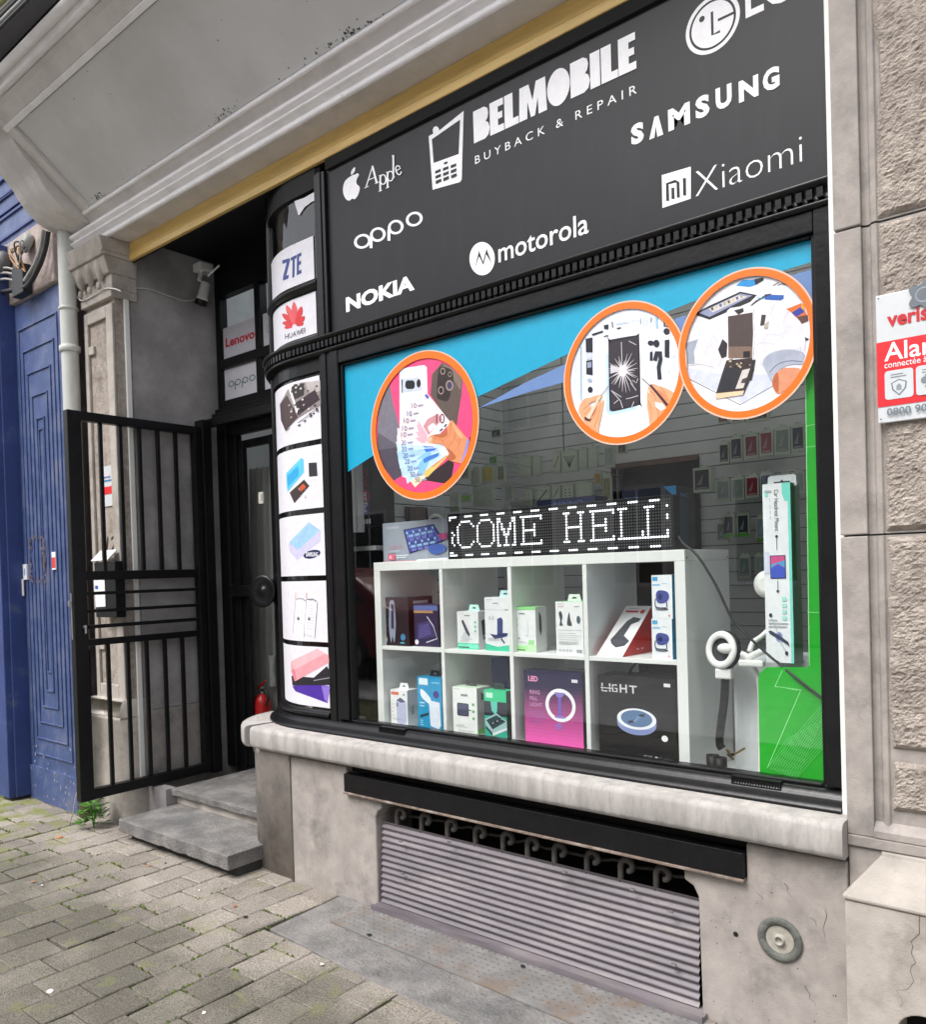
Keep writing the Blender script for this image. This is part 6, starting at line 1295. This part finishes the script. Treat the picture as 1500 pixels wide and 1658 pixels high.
ph = thing('pen_holder', (-1.08,.12,.69), 'black double tube pen holder at the foot of the ring lamp', 'pen holder')
for u_ in (1154,1166): q = at(u_,1232,.10); s = MB(); s.lathe([(.019,.6895),(.021,.69),(.021,.77-.006*(u_>1160)),(.019,.77-.006*(u_>1160)),(.018,.70)], BLKM, 16, (q.x,.105,0)); s.build('tube', ph)
s = MB()
for k in range(6): q = at(1178+2*k,1215+3*k,.11); s.tube([q, q+Vector((rnd.uniform(-.02,.05),-.01,rnd.uniform(-.01,.035)))], .004, (BLKM,mat('brass bits',(.35,.24,.1),.4,.2,20,metal=.7))[k % 2], 6)
s.build('clutter', ph)
s = MB(); pts = [at(1100,868,.09),at(1107,880,.085),at(1130,900,.08),at(1160,948,.075),at(1185,1000,.07),at(1214,1032,.065),at(1250,1065,.06),at(1262,1074,.03),at(1290,1098,.008),at(1334,1132,.006)]
s.tube(smooth(pts,5), .0042, CABK, 8); tag(s.build('power_cable', loc=pts[4]), 'black power cable hanging from the light board across the window', 'cable')
p = at(1243,946,.15); s = MB(); s.lathe([(.042,0),(.045,.004),(.042,.012),(.02,.016)], WPLAST, 24, p, (-.3,-1,0)); tag(s.build('white_disc', loc=p), 'white suction disc half hidden behind the tall mint box', 'disc')
s = MB(); q = [at(1190,1228,.10),at(1238,1252,.08),at(1215,1255,.06),at(1185,1244,.06)]; s.prism([(a.x,a.y,.6812) for a in q],(0,0,.003),ink('cfcabd')); tag(s.build('paper_sheet', loc=q[0]), 'loose paper sheet lying beside the pen holder', 'paper')

# ---------------------------------------------------------------- goods hanging on the back wall
def pack(u0,u1,vT,vB,y,colr,lab,grp='packs hanging on the back wall',card='b9c2ae',dep=.02,foot=None,pic=None):
    a, b = at(u0,(vT+vB)/2,y), at(u1,(vT+vB)/2,y); z1, z0 = at((u0+u1)/2,vT,y).z, at((u0+u1)/2,vB,y).z
    s = MB(); x0, x1 = a.x+.003, b.x-.003; s.box(x0,x1,y,y+dep,z0,z1,ink(card)); c = (x0+x1)/2; s.box(c-.02,c+.02,y+dep*.4,y+dep*.55,z1+.0002,z1+.016,ink(card)); s.tube([(c,y-.01,z1+.012),(c,YS-.001,z1+.012)],.002,METAL,6)
    A = Art(Tface(x0,x1,z0,z1,y), s, step=.00008); A.rect(.1,.12,.9,.9,colr); h = lin(colr)
    if pic == 'cables':
        for k in range(4): A.stroke([(.5,.2),(.2+.2*k,.75)],.05,'2a2f2a')
    elif pic == 'line': A.stroke([(.2,.25),(.8,.8)],.07,'2a2f2a')
    elif pic == 'dots':
        for k in range(3): A.ell(.3,.3+.2*k,.06,.04,'2a2f2a'); A.ell(.65,.3+.2*k,.06,.04,'2a2f2a')
    else: A.poly([(.2,.3),(.6,.75),(.5,.3)], tuple_mix(h,.35)); A.rect(.2,.15,.8,.2,tuple_mix(h,.5))
    if foot: A.rect(0,0,1,.16,foot)
    return tag(s.build('accessory_pack', loc=(c,y,z1)), lab, 'pack', grp)
_tm = {}
def tuple_mix(c, f):
    k = tuple(round(x+(.6-x)*f, 3) for x in c)
    if k not in _tm: _tm[k] = mat(f'pack tint {len(_tm)}', k, .4, .2, 30)
    return _tm[k]
ord_ = ['first','second','third','fourth','fifth','sixth']
for i, (a, b, t, bt, c, n) in enumerate([(1162,1181,664,686,'6a4038','brown'),(1184,1206,658,684,'7a4a30','orange brown'),(1208,1246,648,682,'3a3038','wide dark')]): pack(a,b,t,bt,YS-.12,c,f'{n} phone case pack under the gloved hands sticker, {ord_[i]} from the left')
for i, (a, b, t, bt, c, n) in enumerate([(1164,1181.5,717,751,'2b2c30','black'),(1182,1203,707,747,'2e3038','charcoal'),(1205,1229,703,742,'7a2530','dark red'),(1229.5,1253,697,738,'8a3038','red'),(1254,1280.5,692,736,'7d8c82','grey green'),(1281,1304,688,731,'33363e','slate')]): pack(a,b,t,bt,YS-.12,c,f'{n} phone case pack, {ord_[i]} in the upper full row at the right')
for i, (a, b, t, bt, c, n) in enumerate([(1160,1183,776,812,'84938a','pale green'),(1183.5,1206,773,810,'8b9892','pale grey'),(1206.5,1230,770,806,'8a2a38','red'),(1230.5,1252,766,802,'5a6a80','blue grey'),(1262,1281,768,800,'6d7a6c','olive'),(1282,1304,763,800,'9aa89c','whitish')]): pack(a,b,t,bt,YS-.12,c,f'{n} phone case pack, {ord_[i]} in the row level with the tall mint box')
pack(1122,1152,757,797,YS-.2,'2a2a2c','boxed pack with a black window beside the dark doorway',dep=.06)
pack(1171,1190,833,870,YS-.1,'30363a','green footed car holder pack, left of a pair low on the wall',foot='5aa83a'); pack(1193,1214.5,831,869,YS-.1,'2c3236','green footed car holder pack, right of a pair low on the wall',foot='5aa83a'); pack(1224,1243,836,877,YS-.1,'7d8f96','pale blue pack half behind the tall mint box',foot='6a9a4a'); pack(1222,1243,898,936,YS-.1,'8fa39a','pale pack low on the wall beside the tall mint box',foot='6a9a4a')
C_ = 'c3ccb4'
for i, (a, b, t, bt, p_) in enumerate([(838,861,740,772,None),(862,876,741,770,None),(895,908,732,766,'line'),(909,936,729,764,'cables'),(937,951.5,727,760,None),(952,968,724,757,None)]): pack(a,b,t,bt,YS-.1,C_,f'pale green cable pack, {ord_[i]} in the upper left row',pic=p_)
for i, (a, b, t, bt, p_) in enumerate([(848,863,793,820,'dots'),(867,892,788,817,'line'),(893,908,787,812,'line'),(910,930,785,810,'dots'),(932,960,781,808,None)]): pack(a,b,t,bt,YS-.1,C_,f'pale accessory pack, {ord_[i]} in the row just above the light board',pic=p_)
for a, b, t, bt, y, c, n, p_ in ((780,801,754,783,1.55,'c7b52a','yellow pack','dots'),(792,806,738,752,1.7,'4f9a3a','small green pack',None),(738,764,802,813,1.2,'86c23a','lime green box',None),(765,799,787,820,1.25,'b4bda6','white dotted box','dots'),(728,744,801,828,1.1,'a9b2a0','pale box with two dark dots','dots'),(818,830,785,810,1.8,'a3ad9c','narrow pale pack',None),(962,974,765,786,1.8,'b58a2a','orange pack',None),(608,628,765,812,.9,'7d8478','grey card with dark pictures','dots'),(795,812,695,708,1.75,'3a2a2a','small brown box',None),(976,990,770,812,1.8,'8a8a5a','olive yellow pack',None)):
    pack(a,b,t,bt,y,c,f'{n} on the left side wall of the shop','goods on the left wall' and 'packs on the side wall')
s = MB()
for k, c in enumerate(('4a2f2c','7a2420','3a3230','54403a')): p = at(622+14*k,832,1.0); s.box(p.x,p.x+.05,1.0,1.1,p.z-.10,p.z+.04,ink(c))
tag(s.build('dark_boxes', loc=at(640,840,1.0)), 'dim row of dark red and brown boxes behind the keyboard box', 'boxes')
for i, (a, b, t, bt, c) in enumerate([(700,716,800,830,'a8a295'),(716,728,760,795,'8f9a88'),(745,760,742,775,'9aa396'),(762,778,760,786,'b0b59e'),(805,818,752,780,'7f8a6a'),(812,826,820,842,'a59d94')]): pack(a,b,t,bt,1.35+.05*i,c,('dull beige pack above the keyboard box','grey green pack right of the banknote sticker rim','slim grey pack high on the left wall','pale olive pack left of the yellow pack','dark olive pack right of the yellow pack','small taupe pack low by the light board')[i],'packs on the side wall',pic=('dots',None,'line',None,'dots',None)[i])
for i, (a, b, t, bt, c) in enumerate([(978,995,722,757,'9aa59a'),(1000,1015,718,735,'5a5048'),(1160,1180,845,878,'6a7a6e'),(1250,1262,836,872,'6f8a92'),(1196,1216,900,936,'7a8a84')]): pack(a,b,t,bt,YS-.1,c,('pale pack at the right end of the upper left row','small brown pack over the dark doorway','dim green pack left of the green footed pair','narrow blue pack touching the tall mint box','dim grey pack low on the wall right of the shelf unit')[i])

# ---------------------------------------------------------------- weed, litter, moss
LEAF = mat('fresh green leaves', (.075,.23,.025), .5, .35, 30); wd = thing('weed', (-4.66,-.27,0), 'bright green weed growing at the foot of the gate', 'plant')
s = MB(); base = atz(152,1340,0)
for k in range(120):
    h = rnd.uniform(.0,.17); a = rnd.random()*6.283; r = rnd.uniform(.01,.075)*(1-.4*h/.17); o = Vector((base.x+r*math.cos(a), base.y+r*math.sin(a), h+.01)); L = rnd.uniform(.026,.056); d = Vector((math.cos(a), math.sin(a), rnd.uniform(-.2,.8))).normalized(); sd = d.cross(Vector((0,0,1))).normalized()*L*.32; up = Vector((0,0,L*.12))
    s.add([o, o+d*L*.5+sd+up, o+d*L, o+d*L*.5-sd+up, o+d*L*.5], [(0,1,4),(1,2,4),(2,3,4),(3,0,4)], LEAF)
s.build('leaves', wd); s = MB()
for k in range(5): s.tube([base, base+Vector((rnd.uniform(-.03,.03),rnd.uniform(-.03,.03),rnd.uniform(.1,.17)))], .003, LEAF, 5, r2=.0015)
s.build('stem', wd)
DRY = mat('dry stalk', (.45,.42,.33), .8, .2, 20); s = MB(); s.tube(smooth([atz(112,1335,0), at(118,1315,-.33), at(124,1285,-.31), at(140,1262,-.27), at(150,1250,-.25)],5), .003, DRY, 5); tag(s.build('dry_stalk', loc=atz(112,1335,0)), 'thin pale dry grass stalk leaning before the blue panel', 'stalk')
MG = mat('green moss tuft', (.085,.125,.015), .9, .4, 60); s = MB()
for k in range(1500):
    if k < 560: x, y = rnd.uniform(-5.9,-4.25), rnd.uniform(-.75,-.16)
    else: x, y = rnd.uniform(-4.4,-1.6), rnd.uniform(-1.2,-.3)
    ix = round((x-.012)/PX); xx = ix*PX+.012-.003
    if rnd.random() < .5: x = xx+rnd.gauss(0,.004)
    else:
        iy = math.floor(ix); y = round((y+.02-(PY/2 if (ix if x > xx else ix-1) % 2 else 0))/PY)*PY+(PY/2 if (ix if x > xx else ix-1) % 2 else 0)-.02-.003+rnd.gauss(0,.003)
    if in_slab(x, y) or (x > -4.3 and y > -.27): continue
    if noise.noise((x*2.1,y*2.1,4)) < (-.1 if x < -4.2 else .05): continue
    r = rnd.uniform(.003,.010); s.add([(x-r,y,-.003),(x,y-r,-.003),(x+r,y,-.003),(x,y+r,-.003),(x,y,r*.7)],[(0,1,4),(1,2,4),(2,3,4),(3,0,4)],MG)
tag(s.build('moss'), kind='stuff')
OL = mat('orange dead leaf', (.55,.20,.07), .7, .3, 30); PL = mat('pale litter', (.70,.67,.62), .7, .2, 20); BT = mat('black litter', (.01,.01,.01), .8, .2, 20)
for (u_, v_, m, r, lab) in ((96,1356,OL,.022,'orange dead leaf near the green weed'),(53,1428,OL,.013,'orange leaf scrap on the left pavers'),(240,1402,OL,.011,'orange leaf scrap in front of the step'),(380,1468,OL,.013,'orange leaf scrap between the step and the stone slab'),(82,1605,PL,.016,'tan leaf on the dark pavers at the bottom'),(398,1485,BT,.014,'black litter scrap near the stone slab'),(268,1398,BT,.008,'black speck of litter in front of the step'),(522,1562,PL,.011,'white pebble on the moss line at the slab edge'),(323,1442,PL,.009,'white pebble in front of the step'),(68,1434,PL,.010,'white pebble on the left pavers'),(331,1640,PL,.010,'white pebble near the bottom of the pavement'),(1004,1588,OL,.017,'orange leaf lying at the foot of the corrugated shutter'),(847,1565,BT,.012,'dark dead leaf on the tread plate'),(598,1514,BT,.014,'dark leaf on the left of the tread plate'),(1140,1634,PL,.02,'pale dry leaf in the corner of the shutter opening')):
    p = atz(u_, v_, .012 if u_ > 540 else .002); s = MB(); n = 7; a0 = rnd.random()*6
    ring_ = [(p.x+r*rnd.uniform(.6,1.1)*math.cos(a0+6.283*i/n), p.y+r*rnd.uniform(.5,1)*math.sin(a0+6.283*i/n), p.z+rnd.uniform(0,.006)) for i in range(n)]
    s.add(ring_+[(p.x,p.y,p.z+.007)], [(i,(i+1) % n,n) for i in range(n)], m); tag(s.build('leaf' if 'leaf' in lab else ('pebble' if 'pebble' in lab else 'paper_scrap'), loc=p), lab, 'leaf' if 'leaf' in lab else ('pebble' if 'pebble' in lab else 'scrap'))

# ---------------------------------------------------------------- the other side of the street, seen in the glass only
opp = thing('terraced_building', (-6,-12,0), 'pale terraced building across the street, a faint reflection in the pane', 'building')
OW = mat('pale street facade', (.66,.64,.60), .9, .2, 2); s = MB(); s.box(-34,16,-13,-12,-.02,8,OW); s.build('wall', opp)
for k in range(20):
    for j in range(2):
        x = -33+2.5*k; z = 1.0+3.4*j; s = MB(); s.box(x,x+1.2,-12.0,-11.96,z,z+2.0,WHITEP); s.box(x+.08,x+.57,-11.96,-11.95,z+.08,z+1.92,BLK); s.box(x+.63,x+1.12,-11.96,-11.95,z+.08,z+1.92,BLK); s.build('window', opp)
car = thing('parked_car', (-9.4,-5.8,0), 'red parked car across the pavement, seen only as a reflection in the pane', 'car')
CP = mat('red car paint', (.30,.012,.016), .25, .05, 5, coat=.6); CG = mat('dark car glass', (.012,.014,.016), .08, .1, 4); cx, y0, y1 = -9.4, -6.6, -5.0
prof = smooth([(-2.05,.35),(-2.1,.6),(-2.0,.82),(-1.2,.95),(-.55,1.42),(.3,1.5),(1.2,1.42),(1.85,1.0),(2.05,.85),(2.08,.4)],5); s = MB()
s.prism([(cx+a, y0, b) for a, b in prof]+[(cx+2.0,y0,.28),(cx-2.0,y0,.28)], (0,y1-y0,0), CP); cb = s.build('body', car, bevel=.08, seg=3)
for yy, d in ((y1+.002,.006),(y0-.008,.006)):
    for q in ([(-1.0,.98),(-.5,1.36),(.25,1.42),(.25,.98)],[(.33,.98),(.33,1.42),(1.1,1.36),(1.6,1.02)]): s = MB(); s.prism([(cx+a,yy,b) for a,b in q],(0,d,0),CG); s.build('window', cb)
for a in (-1.3,1.3):
    for yy, sg in ((y1-.15,1),(y0+.15,-1)): s = MB(); s.lathe([(.20,.17),(.30,.18),(.31,.1),(.31,-.05)], BLKM, 24, (cx+a,yy,.31), (0,sg,0)); wh = s.build('wheel', car); s = MB(); s.lathe([(.19,.172),(.17,.165),(.05,.175),(.01,.176)], METAL, 20, (cx+a,yy,.31), (0,sg,0)); s.build('rim', wh)
for a in (-2.0,1.98): s = MB(); s.box(cx+a-.03,cx+a+.07,y1-.4,y1-.1,.68,.8,WPLAST); s.build('headlight' if a < 0 else 'tail_light', car, bevel=.02)
for o in list(bpy.data.objects):
    if '_o' in o: del o['_o']
